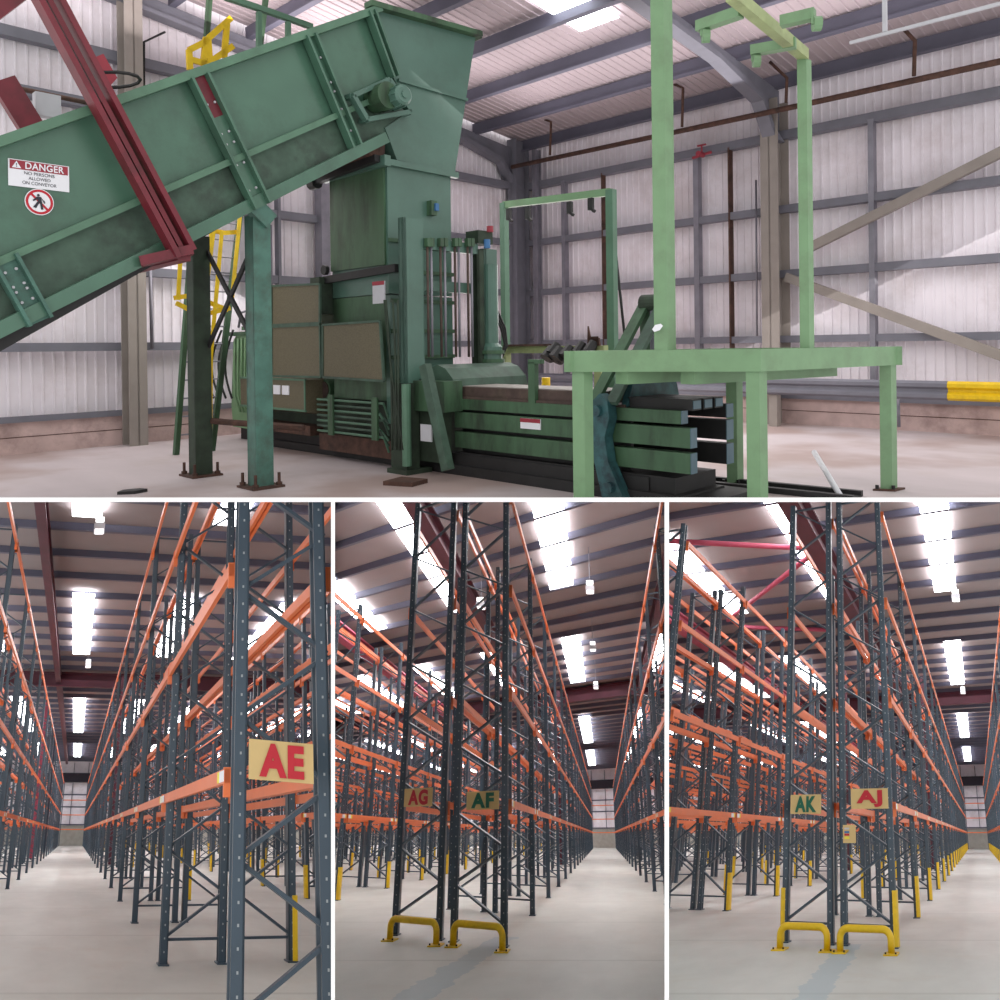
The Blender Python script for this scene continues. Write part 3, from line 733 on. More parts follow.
# crash rail along the side wall
T = thing('crash_barrier', R1, (UR - 1.2, -5, 0), 'corrugated grey crash rail with yellow end along the side wall', 'barrier')
ur = UR - .9
prof = [(0, .62), (-.05, .66), (-.05, .72), (0, .76), (0, .8), (-.05, .84), (-.05, .9), (0, .94), (.03, .94), (.03, .62)]
yb = R1.cast((948, 390), a=ur).y
mb = MB(); mb.prism([(ur + a, z) for a, z in prof], 1, VL + 1.0, yb); mb.build('rail', 'greysteel', R1, T)
mb = MB(); mb.prism([(ur - .004 + a * 1.1, z) for a, z in prof], 1, yb, yb + 4); mb.build('yellow_end_section', 'yellow', R1, T)
for px in (772, 590, 1040):
    y = R1.cast((px, 410), a=ur).y; mb = MB(); mb.box(ur + .04, ur + .2, y - .08, y + .08, 0, .8); mb.build('post', 'beige', R1, T)
for px, i in ((513, 0), (546, 1)):
    p = R1.cast((px, 387), a=9.6)
    mb = MB(); mb.tube([(9.6, p.y, 0), (9.6, p.y, p.z + .15)], .07, 12); mb.box(9.45, 9.75, p.y - .15, p.y + .15, 0, .02); o = mb.build('bollard', 'yellow', R1)
    tag(o, ('yellow bollard top behind the press, nearer the gate column', 'yellow bollard top behind the press, nearer the platform leg')[i], 'bollard')

# ------------------------------------------------------------------ inclined conveyor
VN, VF = -8.45, -9.85
zt = lambda u: 3.6 + .573 * (u - 2.09)
zm = lambda u: 2.47 + .56 * (u - 2.08)
zb = lambda u: 1.80 + .573 * (u - 2.08)
cv = lambda p, v=VN + .05: R1.cast(p, b=v)
T = thing('inclined_conveyor', R1, (4.6, -9.2, 0), 'large green inclined belt conveyor feeding the hopper from the left', 'conveyor')
e0, e1 = R1.cast((376, 8), b=VN), R1.cast((412, 112), b=VN)
U0 = .6
for v0, v1 in ((VN - .04, VN), (VF, VF + .04)):
    mb = MB(); mb.prism([(U0, zm(U0)), (e1.x - .3, zm(e1.x - .3)), (e0.x, e0.z), (U0, zt(U0))], 1, v0, v1); mb.build('side_panel', 'conv', R1, T)
    mb = MB(); mb.prism([(U0, zb(U0)), (e1.x - .55, zb(e1.x - .55)), (e1.x, e1.z), (e1.x - .28, zm(e1.x - .28)), (U0, zm(U0))], 1, v0, v1); mb.build('lower_panel', 'convlow', R1, T)
for v in (VN, VF):
    s_ = 1 if v == VN else -1
    mb = MB(); mb.bar((U0, v + s_ * .05, zt(U0) - .04), (e0.x, v + s_ * .05, zt(e0.x) - .04), .16, .09); mb.build('top_rail', 'trimg', R1, T)
    mb = MB(); mb.bar((U0, v + s_ * .05, zm(U0)), (e1.x - .35, v + s_ * .05, zm(e1.x - .35)), .11, .07); mb.build('middle_rail', 'trimg', R1, T)
    mb = MB(); mb.bar((U0, v + s_ * .05, zb(U0) + .05), (e1.x - .5, v + s_ * .05, zb(e1.x - .5) + .05), .11, .14); mb.build('bottom_rail', 'conv', R1, T)
mb = MB(); mb.prism([(U0, zm(U0) - .1), (6.3, zm(6.3) - .1), (6.3, zm(6.3) - .06), (U0, zm(U0) - .06)], 1, VF + .04, VN - .04); mb.build('belt', 'belt', R1, T)
mb = MB(); mb.prism([(U0, zb(U0) - .24), (4.5, zb(4.5) - .03), (4.5, zb(4.5)), (U0, zb(U0) - .02)], 1, VF + .1, VN - .02); mb.build('return_belt', 'black', R1, T)
mb = MB(); mb.prism([(4.0, zb(4.0) - .01), (6.1, zb(6.1) - .01), (6.1, zb(6.1) + .05), (4.0, zb(4.0) + .05)], 1, VF + .04, VN - .04); mb.build('underside_plate', 'rust', R1, T)
def stiff(p, q, w, m_='conv', red=None):
    a, b = cv(p), cv(q); d = (b - a).normalized()
    mb = MB(); mb.bar(a, b, .06, w, up=Vector((-d.z, 0, d.x)))
    n = Vector((-d.z, 0, d.x)) * (w / 2)
    for sg in (-1, 1): mb.bar(a + n * sg + Vector((0, .05, 0)), b + n * sg + Vector((0, .05, 0)), .13, .03, up=Vector((-d.z, 0, d.x)))
    st = mb.build('stiffener', m_, R1, T)
    for f in (.2, .42, .5, .66, .86):
        c = a + (b - a) * f
        for sg in (-.5, .5):
            m2 = MB(); cc = c + n * sg; m2.tube([cc + Vector((0, .03, 0)), cc + Vector((0, .05, 0))], .014, 6)
            m2.build('bolt', 'grey', R1, st)
    if red:
        m2 = MB(); m2.bar(a, a + (b - a) * red, .068, w * .8, up=Vector((-d.z, 0, d.x))); m2.build('red_section', 'maroon', R1, st)
stiff((2, 258), (38, 322), .2, 'legs'); stiff((196, 77), (259, 207), .2, 'conv', .3); stiff((307, 36), (353, 147), .13); stiff((368, 12), (392, 78), .09)
# drive unit at the head
mb = MB(); a = R1.cast((352, 96), b=-8.3); b = R1.cast((388, 80), b=-8.3); c = R1.cast((366, 120), b=-8.3); d = R1.cast((410, 112), b=-8.3)
for p, q in ((a, b), (a, c), (c, d), (b, d)): mb.bar(p, q, .1, .06)
for p in (a, b, c, d): mb.bar(p, p + Vector((0, -.12, 0)), .06, .06)
dr = mb.build('drive_frame', 'hop', R1, T)
p = R1.cast((380, 98), b=-8.3)
mb = MB(); mb.tube([p + Vector((0, -.12, 0)), p + Vector((0, .18, 0))], .17, 16); mb.tube([p + Vector((.1, -.1, -.02)), p + Vector((.1, .12, -.02))], .12, 14); mb.build('gearbox', 'press', R1, dr, smooth=False)
p = R1.cast((398, 97), b=-8.1)
mb = MB(); q_ = Vector((-.02, .3, 0)); mb.tube([p - q_ * .6, p + q_ * .4, p + q_ * .5], [.13, .13, .1], 18); mb.tube([p + q_ * .5, p + q_ * .56], .05, 10)
for k in range(10):
    t = math.pi * 2 * k / 10; e = Vector((math.cos(t), 0, math.sin(t))) * .135; mb.bar(p - q_ * .5 + e, p + q_ * .35 + e, .012, .02)
mb.build('motor', 'hop', R1, dr)
# legs
for (px, v, w, zt_, nm) in ((261, -8.52, .23, 3.15, 'legs'), (201, -9.9, .23, 3.05, 'black')):
    p = R1.cast((px, 487 if v > -9 else 475), b=v)
    mb = MB(); mb.box(p.x - .11, p.x + .11, v - .1, v - .075, 0, zt_); mb.box(p.x - .11, p.x + .11, v + .075, v + .1, 0, zt_); mb.box(p.x - .11, p.x - .09, v - .09, v + .09, 0, zt_)
    lg = mb.build('leg', 'legs' if v > -9 else 'pressdk', R1, T)
    mb = MB(); mb.box(p.x - .2, p.x + .2, v - .2, v + .2, 0, .025); mb.build('base_plate', 'rust', R1, lg)
    for du in (-.15, .15):
        for dv in (-.15, .15):
            mb = MB(); mb.tube([(p.x + du, v + dv, .02), (p.x + du, v + dv, .17)], .018, 6); mb.tube([(p.x + du, v + dv, .025), (p.x + du, v + dv, .06)], .035, 6); mb.build('anchor_bolt', 'rust', R1, lg)
ul = R1.cast((261, 487), b=-8.52).x
for z0, z1 in ((1.65, 2.85), (2.85, 1.65)):
    mb = MB(); mb.bar((ul, -9.8, z0), (ul, -8.6, z1), .03, .06); mb.build('cross_brace', 'black', R1, T)
a, b = cv((250, 203)), cv((266, 212)); mb = MB(); mb.bar((ul - .13, VN + .03, 3.27), (ul + .1, VN + .03, 3.08), .12, .2); mb.build('leg_bracket', 'legs', R1, T)
a = R1.cast((212, 421), b=-9.8); mb = MB(); mb.tube([a, (a.x + .6, -8.6, a.z - .06)], .04, 7); mb.build('tie_bar', 'rust', R1, T)
# maroon portal frame wrapped round the conveyor
T2 = thing('maroon_portal', R1, tuple(R1.cast((180, 258), b=VN + .2)), 'maroon steel channel portal strapped around the green conveyor', 'frame')
a, b = R1.cast((38, -20), b=VN + .28), R1.cast((184, 254), b=VN + .28)
dd = (b - a).normalized(); nn = Vector((-dd.z, 0, dd.x))
for off_, w in ((-.09, .055), (0, .05), (.09, .055)):
    mb = MB(); mb.bar(a + nn * off_, b + nn * off_, .16 if off_ else .06, w, up=nn); mb.build('channel', 'maroon', R1, T2)
mb = MB(); mb.bar(b + nn * .1, R1.cast((140, 262), b=VN + .1), .2, .1); mb.bar(b, b + Vector((-.05, -1.8, -.05)), .14, .14); mb.build('lower_tie', 'maroon', R1, T2)
pa = [R1.cast(q, b=VN - .1) for q in ((84, 62), (103, 54), (117, 78), (110, 86), (94, 86))]
mb = MB(); mb.prism([(q.x, q.z) for q in pa], 1, VN - .12, VN - .09); mb.build('gusset_plate', 'red', R1, T2)
cc = R1.cast((112, 80), b=VN - .1); mb = MB(); mb.tube([cc + Vector((.26 * math.cos(t), .3 * math.sin(t), .03 * math.cos(t))) for t in [math.pi * 2 * k / 14 for k in range(15)]], .018, 6); mb.build('grab_ring', 'black', R1, T2)
a2, b2 = R1.cast((2, 80), b=VF - .1), R1.cast((34, 132), b=VF - .1)
mb = MB(); mb.bar(a2, b2, .1, .26, up=nn); mb.build('far_channel', 'maroon', R1, T2)
p = R1.cast((47, 106), b=VF - .14)
mb = MB(); mb.box(p.x - .12, p.x + .14, VF - .24, VF - .12, p.z - .12, p.z + .14); o = mb.build('junction_box', 'grey', R1); tag(o, 'pale grey junction box above the conveyor edge at the left', 'box')
conduit([(10, 87), (45, 94), (88, 103)], .03, 'rust', 'rusty pipe running behind the conveyor top edge at the left', dict(b=VF - .4))
mb = MB(); mb.bar(R1.cast((20, -10), b=VN - 1.0), R1.cast((-20, 20), b=VN - 1.0), .12, .2); mb.build('upper_tie', 'maroon', R1, T2)
# danger sign
def plate_axes(p00, p10, v):
    a, b = R1.cast(p00, b=v), R1.cast(p10, b=v); return a, b
VS = VN + .012
tl, tr, br_, bl = [R1.cast(q, b=VS) for q in ((8, 158), (69, 167), (69, 192), (8, 185))]
W_, H_ = tr.x - tl.x, tl.z - bl.z
T3 = thing('danger_sign', R1, tuple(bl), 'white and red DANGER sign on the conveyor side at the left', 'sign')
mb = MB(); mb.box(tl.x, tr.x, VN + .002, VS, bl.z, tl.z); mb.build('plate', 'white', R1, T3)
mb = MB(); mb.box(tl.x + .012, tr.x - .012, VS, VS + .003, tl.z - H_ * .36, tl.z - H_ * .03); mb.build('red_band', 'red', R1, T3)
e1_, e2_ = Vector((1, 0, 0)), Vector((0, 0, 1))
mb = MB(); mb.text('DANGER', (tl.x + W_ * .27, VS + .005, tl.z - H_ * .32), e1_, e2_, H_ * .26, W_ * .64, .02); mb.build('lettering', 'white', R1, T3)
mb = MB(); x = tl.x + W_ * .13; mb.poly([(x - W_ * .075, VS + .005, tl.z - H_ * .32), (x + W_ * .075, VS + .005, tl.z - H_ * .32), (x, VS + .005, tl.z - H_ * .06)]); mb.build('warning_triangle', 'white', R1, T3)
mb = MB(); mb.text('!', (x - .004, VS + .007, tl.z - H_ * .29), e1_, e2_, H_ * .15, None, .02); mb.build('lettering', 'ink', R1, T3)
for i, (s_, wf) in enumerate((('NO PERSONS', .5), ('ALLOWED', .36), ('ON CONVEYOR', .56))):
    mb = MB(); mb.text(s_, (tl.x + W_ * (.5 - wf / 2), VS + .005, tl.z - H_ * (.53 + .18 * i)), e1_, e2_, H_ * .12, W_ * wf, .0); mb.build('lettering', 'ink', R1, T3)
cd_ = R1.cast((39.5, 202), b=VS); Rr = .125
T4 = thing('no_walking_sign', R1, tuple(cd_), 'round red-ringed sign with barred walking figure below the DANGER sign', 'sign')
circ = lambda r, n=32: [(cd_.x + r * math.cos(t), cd_.z + r * math.sin(t)) for t in [2 * math.pi * k / n for k in range(n)]]
mb = MB(); mb.prism(circ(Rr), 1, VN + .002, VS); mb.build('disc', 'white', R1, T4)
mb = MB(); o_, i_ = circ(Rr * .94), circ(Rr * .76)
for k in range(32):
    q = (k + 1) % 32; mb.poly([(o_[k][0], VS + .002, o_[k][1]), (o_[q][0], VS + .002, o_[q][1]), (i_[q][0], VS + .002, i_[q][1]), (i_[k][0], VS + .002, i_[k][1])])
mb.bar((cd_.x - Rr * .55, VS + .003, cd_.z + Rr * .55), (cd_.x + Rr * .55, VS + .003, cd_.z - Rr * .55), .002, Rr * .16, up=(1, 0, 1)); mb.build('ring_and_bar', 'lred', R1, T4)
mb = MB(); f = lambda x, z: (cd_.x + x * Rr, VS + .006, cd_.z + z * Rr)
mb.poly([(cd_.x + Rr * (-.08 + .1 * math.cos(t)), VS + .006, cd_.z + Rr * (.5 + .1 * math.sin(t))) for t in [2 * math.pi * k / 10 for k in range(10)]])
for pts in ([(-.2, .38), (.12, .38), (.16, -.05), (-.12, -.05)], [(-.16, 0), (.02, -.02), (-.25, -.5), (-.45, -.42)], [(0, 0), (.16, 0), (.26, -.55), (.1, -.58)], [(-.2, .36), (-.12, .2), (-.42, .02), (-.48, .1)], [(.1, .36), (.16, .2), (.34, .1), (.4, -.06), (.32, -.1), (.24, .04)]):
    mb.poly([f(*q) for q in pts])
mb.build('walking_figure', 'ink', R1, T4)

# ------------------------------------------------------------------ hopper
T = thing('feed_hopper', R1, (7.1, -9.1, 4.05), 'tall green sheet metal feed hopper above the baling press', 'hopper')
hp = lambda p: (lambda q: (q.x, q.z))(R1.cast(p, b=VN))
head = [hp((370, 7)), hp((475, 34)), hp((465, 100)), hp((454, 173)), hp((396, 160)), hp((384, 128)), hp((408, 112)), hp((392, 76))]
mb = MB(); mb.prism(head, 1, VF, VN + .02); mb.build('head_casing', 'hop', R1, T)
mb = MB(); a, b = R1.cast((368, 4), b=VN + .06), R1.cast((479, 35), b=VN + .06); mb.bar(a, b, .16, .07); mb.bar((b.x, VF, b.z), b, .12, .07); mb.build('top_rim', 'press', R1, T)
a, b = R1.cast((398, 80), b=VN + .04), R1.cast((467, 100), b=VN + .04); mb = MB(); mb.bar(a, b, .05, .04); mb.build('seam_flange', 'hop', R1, T)
mb = MB(); tz = 4.05
mb.v += [Vector(q) for q in ((6.15, VN - .05, 4.22), (6.15, VF + .1, 4.1), (6.5, VF + .1, 4.0), (6.5, VN - .05, 4.0), (6.55, VN - .05, 4.6), (6.55, VF + .1, 4.6))]
for f_ in ((0, 1, 2, 3), (0, 4, 5, 1), (0, 3, 4), (1, 5, 2), (3, 2, 5, 4)): mb.f.append(list(f_)); mb.m.append(0)
mb.build('spill_plate', 'rust', R1, T)
mb = MB(); mb.box(6.5, 7.62, VF + .12, VN + .02, 2.32, 4.05); ch = mb.build('chute', 'hop', R1, T)
mb = MB(); mb.box(6.47, 6.5, VF + .12, VN - .02, 2.7, 4.0); mb.build('shaded_face', 'press', R1, ch)  # shadowed side of the chute, its shade put in as a darker green
for z in (4.0,):
    mb = MB(); mb.box(6.45, 7.72, VN + .02, VN + .09, z, z + .08); mb.box(6.4, 6.5, VF, VN + .1, z - .02, z + .12); mb.build('joint_flange', 'hop', R1, T)
mb = MB(); mb.bar((6.36, VF - .1, 4.0), (6.36, VN, 4.08), .09, .09); mb.tube([(6.36, VF - .02, 3.98), (6.36, VF - .18, 3.98)], .09, 10); mb.build('hinge_shaft', 'black', R1, T)
p = R1.cast((431, 207), b=VN + .05)
mb = MB(); mb.box(p.x - .05, p.x + .05, VN + .02, VN + .12, p.z - .12, p.z + .08); sn = mb.build('sensor_box', 'press', R1, T)
mb = MB(); mb.box(p.x, p.x + .06, VN + .12, VN + .15, p.z - .06, p.z + .04); mb.build('sensor_head', 'labelb', R1, sn)
for z in (3.0, 2.6): mb = MB(); mb.box(6.5, 7.64, VN + .02, VN + .06, z, z + .05); mb.build('rib', 'press', R1, ch)

# ------------------------------------------------------------------ baling press
T = thing('baling_press', R1, (7.3, -8, 0), 'long green hydraulic baling press standing under the hopper', 'press')
FU, BU = 6.8, 7.6
mb = MB(); mb.box(6.75, 7.6, -12.3, -8.5, .25, 2.3); mb.build('press_chamber', 'pressdk', R1, T)
mb = MB(); mb.box(6.5, 7.6, -8.5, -8.4, .6, 2.3); tp_ = mb.build('throat_plate', 'hop', R1, T)
for z in (2.2, 1.8, 1.45): mb = MB(); mb.box(6.5, 7.6, -8.4, -8.36, z, z + .05); mb.build('rib', 'press', R1, tp_)
mb = MB(); mb.box(6.6, 7.9, -8.38, -7.95, .2, 1.2); mb.build('throat_base', 'pressdk', R1, T)
mb = MB(); mb.box(6.75, BU, -12.4, -4.2, 0, .12); mb.box(6.8, 6.95, -12.4, -4.6, .12, .26); mb.build('base_frame', 'black', R1, T)
mb = MB(); mb.box(6.52, 6.75, -12.2, -10.4, .3, .45); mb.box(6.55, 6.75, -10.2, -8.3, .12, .36); mb.build('oil_tray', 'rust', R1, T)
mb = MB(); mb.prism([(6.3, .7), (6.3, 1.15), (6.75, 1.15), (6.75, .6)], 1, -12.1, -10.15); cb = mb.build('control_box', 'mesh', R1, T)
p, q = R1.cast((273.5, 385), a=6.29), R1.cast((289, 395), a=6.29)
mb = MB(); mb.box(6.285, 6.3, p.y, (p.y + q.y) / 2 - .03, q.z, p.z); mb.box(6.285, 6.3, (p.y + q.y) / 2 + .03, q.y, q.z, p.z); mb.build('warning_label', 'white', R1, cb)
mb = MB()
for a, b in (((6.3, -12.1, 1.15), (6.3, -10.15, 1.15)), ((6.3, -12.1, .7), (6.3, -10.15, .7)), ((6.3, -10.17, .7), (6.3, -10.17, 1.15))): mb.bar(a, b, .03, .03)
mb.build('control_box_edge', 'trimg', R1, cb)
# expanded-metal guards with light frames
GU = 6.25
def guard(poly, name='guard_panel'):
    P = [R1.cast(q, a=GU) for q in poly]
    mb = MB(); mb.prism([(q.y, q.z) for q in P], 0, GU, GU + .02); g = mb.build(name, 'mesh', R1, T)
    mb = MB()
    for a, b in zip(P, P[1:] + P[:1]): mb.bar(a, b, .03, .03)
    mb.build('guard_frame', 'convlow', R1, g)
guard([(272, 286), (320, 284), (320, 323), (272, 325)]); guard([(272, 327), (320, 325), (321, 377), (272, 376)]); guard([(323, 325), (380, 321), (384, 381), (323, 377)])
# side plating behind the guards, slanted cheek and its plate
mb = MB(); mb.box(6.5, 6.75, -9.72, -8.5, .9, 2.31); mb.build('throat_front', 'press', R1, T)
mb = MB(); mb.bar((6.42, -9.8, 2.58), (6.42, -8.15, 2.63), .07, .1); mb.tube([(6.42, -9.75, 2.72), (6.36, -9.75, 2.72)], .07, 12); mb.build('hinge_bar', 'black', R1, T)
mb = MB(); mb.box(6.3, 6.7, -10.0, -9.76, 2.1, 2.62); mb.build('side_box', 'pressdk', R1, T)
p, q = R1.cast((373, 282), a=6.34), R1.cast((385, 303), a=6.34); mb = MB(); mb.box(6.33, 6.35, p.y, q.y, q.z, p.z); mb.box(6.325, 6.33, p.y, q.y, p.z - .05, p.z, 1); mb.build('instruction_label', ['grey', 'red'], R1, T)
# hydraulic pipes low on the side
for i in range(7):
    z = .42 + i * .075; a = R1.cast((318, 440), a=6.42).y; b = R1.cast((384, 440), a=6.42).y
    mb = MB(); mb.tube([(6.42, a, z), (6.42, b - .08 * (i % 3), z), (6.5, b, z - .2)], .018, 6); mb.build('hydraulic_pipe', 'convlow' if i % 2 else 'trimg', R1, T)
for px in (332, 376):
    p = R1.cast((px, 430), a=6.4); mb = MB(); mb.box(6.37, 6.4, p.y - .06, p.y + .06, .38, .95); mb.build('pipe_clamp', 'press', R1, T)
for k, (x0, x1) in enumerate(((386, 392), (391, 398), (396, 402), (384, 404))):
    pts = [R1.cast((x0 + 2 * math.sin(t * 3 + k) + (x1 - x0) * t, 300 + 150 * t), a=6.3) for t in [j / 8 for j in range(9)]]
    mb = MB(); mb.tube(pts, .014, 6); mb.build('hose', 'pressdk', R1, T, smooth=True)
p = R1.cast((330, 386), a=6.7); mb = MB(); mb.tube([(6.6, p.y, p.z - .05), (6.76, p.y, p.z - .05)], .16, 20); mb.tube([(6.58, p.y, p.z - .05), (6.6, p.y, p.z - .05)], .12, 20, 1); mb.build('inspection_port', ['press', 'belt'], R1, T)
# shear gate frame across the channel
GV = -7.95
def gcol(x0, x1, y0, y1, m_, name='gate_column', w=.12, v=GV):
    a, b = R1.cast((x0, y1), b=v), R1.cast((x1, y1), b=v); t = R1.cast((x1, y0), b=v)
    mb = MB(); mb.box(a.x, b.x, v - w, v - w + .04, b.z, t.z); mb.box(a.x, b.x, v - .04, v, b.z, t.z); mb.box(a.x, a.x + .05, v - w, v, b.z, t.z); return mb.build(name, m_, R1, T)
gcol(405, 425, 220, 384, 'hop', w=.1)
a = R1.cast((405, 222), b=GV); mb = MB(); z0 = 1.15; uu = R1.cast((408, 380), b=GV).x
mb.box(uu - .05, uu + .16, GV - .3, GV + .02, .0, 1.15); mb.box(uu - .12, uu + .3, GV - .3, GV + .1, 0, .06); mb.build('column_foot', 'pressdk', R1, T)
mb = MB(); mb.tube([R1.cast((406, 384), b=GV + .04), R1.cast((407, 466), b=GV + .04)], .06, 10); mb.build('green_pipe', 'trimg', R1, T)
gcol(478, 485, 250, 365, 'pressdk'); gcol(485, 498, 250, 350, 'hop')
a, b = R1.cast((424, 241), b=GV), R1.cast((478, 255), b=GV); mb = MB(); mb.box(a.x, b.x, GV - .1, GV, a.z - .1, a.z + .04); mb.build('gate_beam', 'hop', R1, T)
a = R1.cast((424, 282), b=GV); mb = MB(); mb.box(a.x, b.x, GV - .25, GV - .15, a.z - .1, a.z + .04); mb.build('gate_beam', 'hop', R1, T)
for px in (448, 453, 464, 469, 481 - 3, 441, 471, 457):
    pass
for i, px in enumerate((426.8, 430.5, 439.8, 444, 454.2, 458, 467, 470.8)):
    a, b = R1.cast((px, 243), b=GV + .02), R1.cast((px, 357), b=GV + .02)
    mb = MB(); mb.tube([(a.x, GV + .03, b.z), (a.x, GV + .03, a.z)], .017, 8); mb.build('guide_rod', 'steel' if i % 2 else 'belt', R1, T, smooth=True)
    mb = MB(); mb.box(a.x - .03, a.x + .03, GV, GV + .07, a.z - .05, a.z + .06); mb.build('rod_clevis', 'press', R1, T)
# ram lift cylinder on the right column, with beacon
p = R1.cast((494, 340), b=GV + .05)
mb = MB(); mb.tube([(p.x, GV, 2.75), (p.x, GV, 1.65), (p.x, GV, 1.6), (p.x, GV, 1.25)], [.1, .1, .15, .15], 16); mb.build('lift_cylinder', 'hop', R1, T, smooth=False)
for z in (1.25, 1.38, 1.5): mb = MB(); mb.tube([(p.x, GV, z), (p.x, GV, z + .05)], .18, 16); mb.build('cylinder_flange', 'press', R1, T)
q = R1.cast((483, 237), b=GV); mb = MB(); mb.box(q.x - .14, q.x + .14, GV - .2, GV + .05, q.z - .1, q.z + .08); vb = mb.build('valve_block', 'pressdk', R1, T)
q2 = R1.cast((490, 232), b=GV + .08); mb = MB(); mb.tube([q2, q2 + Vector((0, 0, .08))], .05, 10); mb.build('red_cap', 'red', R1, vb)
q2 = R1.cast((487, 241), b=GV + .08); mb = MB(); mb.tube([q2 + Vector((0, 0, -.1)), q2 + Vector((0, 0, .02))], .045, 10); mb.build('blue_coil', 'labelb', R1, vb)
for k in range(3):
    pts = [R1.cast(qq, b=GV - .05) for qq in ((489 - k, 290 + 4 * k), (497 - 3 * k, 310), (505 - 2 * k, 328), (507 - k, 345), (500 - k, 362))]
    mb = MB(); mb.tube(pts, .018, 6); mb.build('hose', 'black', R1, T, smooth=True)
# feed table roller cover and top cover between gate and channel
mb = MB(); arc = [(GV + .0, 1.2), (GV + .05, 1.33), (GV + .18, 1.38), (GV + .34, 1.33), (GV + .48, 1.2), (GV + .52, 1.08), (GV + .4, 1.06), (GV, 1.06)]
mb.prism(arc, 0, 6.75, 8.1); mb.build('roller_cover', 'convlow', R1, T)
mb = MB(); mb.prism([(GV + .5, 1.1), (GV + .54, 1.0), (GV + .3, .98), (GV + .3, 1.08)], 0, 6.8, 8.1); mb.build('rubber_flap', 'belt', R1, T)
mb = MB(); mb.box(6.5, 6.8, -8.3, -7.35, .8, 1.18); mb.build('channel_mouth', 'press', R1, T)
mb = MB(); mb.bar(R1.cast((425, 365), a=6.35), R1.cast((448, 470), a=6.35), .1, .13, up=(0, 1, 0)); mb.build('diagonal_strut', 'convlow', R1, T)
p, q = R1.cast((421, 424), a=6.4), R1.cast((432, 442), a=6.4); mb = MB(); mb.box(6.39, 6.41, p.y, q.y, q.z, p.z); mb.build('instruction_label', 'grey', R1, T)
mb = MB(); mb.box(6.6, 6.75, -8.1, -7.5, .15, .8); mb.build('channel_end_plate', 'pressdk', R1, T)
# channel rails, both sides
VE = -4.12
for k, (z0, z1, v1) in enumerate(((.82, .95, VE - .1), (.59, .785, VE), (.34, .54, VE))):
    mb = MB(); mb.box(FU, FU + .12, -7.5, v1, z0, z1); r_ = mb.build('side_rail', 'press', R1, T)
    mb = MB(); mb.box(FU + .005, FU + .115, v1, v1 + .01, z0, z1); mb.build('rail_end', 'endb', R1, r_)
    mb = MB(); mb.box(BU - .1, BU + .04, -7.5, VE, z0 + .02, z1 + .03); r_ = mb.build('side_rail', 'black', R1, T)
    mb = MB(); mb.box(BU - .1, BU + .04, VE, VE + .01, z0 + .02, z1 + .03); mb.build('rail_end', 'endb', R1, r_)
mb = MB(); mb.box(FU + .13, FU + .18, -7.5, -4.9, .26, .94); mb.build('channel_wall', 'black', R1, T)
mb = MB(); mb.box(FU + .02, BU, -7.5, -4.3, .12, .28); mb.build('channel_floor', 'black', R1, T)
mb = MB(); mb.box(FU - .1, BU + .1, -4.4, -3.9, 0, .1); mb.build('floor_channel', 'black', R1, T)
mb = MB(); mb.box(FU + .02, BU, -7.9, -4.9, .95, .98); mb.box(FU + .06, FU + .7, -7.75, -5.2, .98, 1.1); mb.build('ram_beam', 'belt', R1, T)
mb = MB(); mb.box(FU + .1, FU + .7, -7.75, -5.2, 1.1, 1.11); mb.build('ram_beam_top', 'beige', R1, T)
for i in range(3):
    u0 = FU + .08 + i * .215
    mb = MB(); mb.box(u0, u0 + .17, -4.9, VE - .02, .95, 1.06); t_ = mb.build('top_tube', 'black', R1, T)
    mb = MB(); mb.box(u0 + .015, u0 + .155, VE - .02, VE - .012, .965, 1.045); mb.build('tube_end', 'endb', R1, t_)
p, q = R1.cast((520, 418), a=FU - .02), R1.cast((540, 430), a=FU - .02); mb = MB(); mb.box(FU - .015, FU, p.y, q.y, q.z, p.z); lb_ = mb.build('danger_label', 'white', R1, T)
mb = MB(); mb.box(FU - .02, FU - .015, p.y, q.y, p.z - .045, p.z); mb.build('red_strip', 'red', R1, lb_)
# clamp: two side cheeks and an A of levers above
CV = -5.08
for u, s_ in ((FU - .17, 1), (BU + .05, -1)):
    prof = [(CV - .14, .85), (CV - .12, 1.0), (CV - .0, 1.1), (CV + .1, 1.02), (CV + .12, .85), (CV + .06, .65), (CV + .1, .4), (CV + .26, .1), (CV + .3, .02), (CV + .02, .02), (CV - .08, .4), (CV - .1, .65)]
    mb = MB(); mb.prism(prof, 0, u, u + .14); ck = mb.build('clamp_cheek', 'blue', R1, T)
    if s_ == 1:
        for z in (.92, .14): mb = MB(); mb.tube([(u - .05, CV - .02 + (.14 if z < .5 else 0), z), (u, CV - .02 + (.14 if z < .5 else 0), z)], .06, 16); mb.build('pivot_pin', 'blue', R1, ck, smooth=False)
apx = R1.cast((654, 303), b=CV)
for dv in (-.12, .12):
    for u1, z1 in ((FU - .12, 1.0), (BU + .1, 1.0)):
        mb = MB(); mb.bar((apx.x, CV + dv, apx.z), (u1, CV + dv, z1), .05, .13, up=(0, 1, 0)); mb.build('clamp_lever', 'convlow' if dv > 0 else 'press', R1, T)
mb = MB(); mb.tube([(apx.x, CV - .15, apx.z), (apx.x, CV + .15, apx.z)], .1, 16); mb.tube([(apx.x, CV + .15, apx.z), (apx.x, CV + .19, apx.z)], .07, 12); mb.build('apex_pin', 'pressdk', R1, T)
mb = MB(); mb.tube([(apx.x, CV, apx.z), (apx.x, CV, 1.1)], .05, 10); mb.build('clamp_cylinder', 'greysteel', R1, T)
mb = MB(); mb.prism([(6.84, .96), (6.95, 1.2), (7.05, 1.42), (7.6, 1.42), (7.8, 1.15), (7.85, .98)], 1, CV + .12, CV + .2); mb.build('clamp_crosshead', 'blue', R1, T)
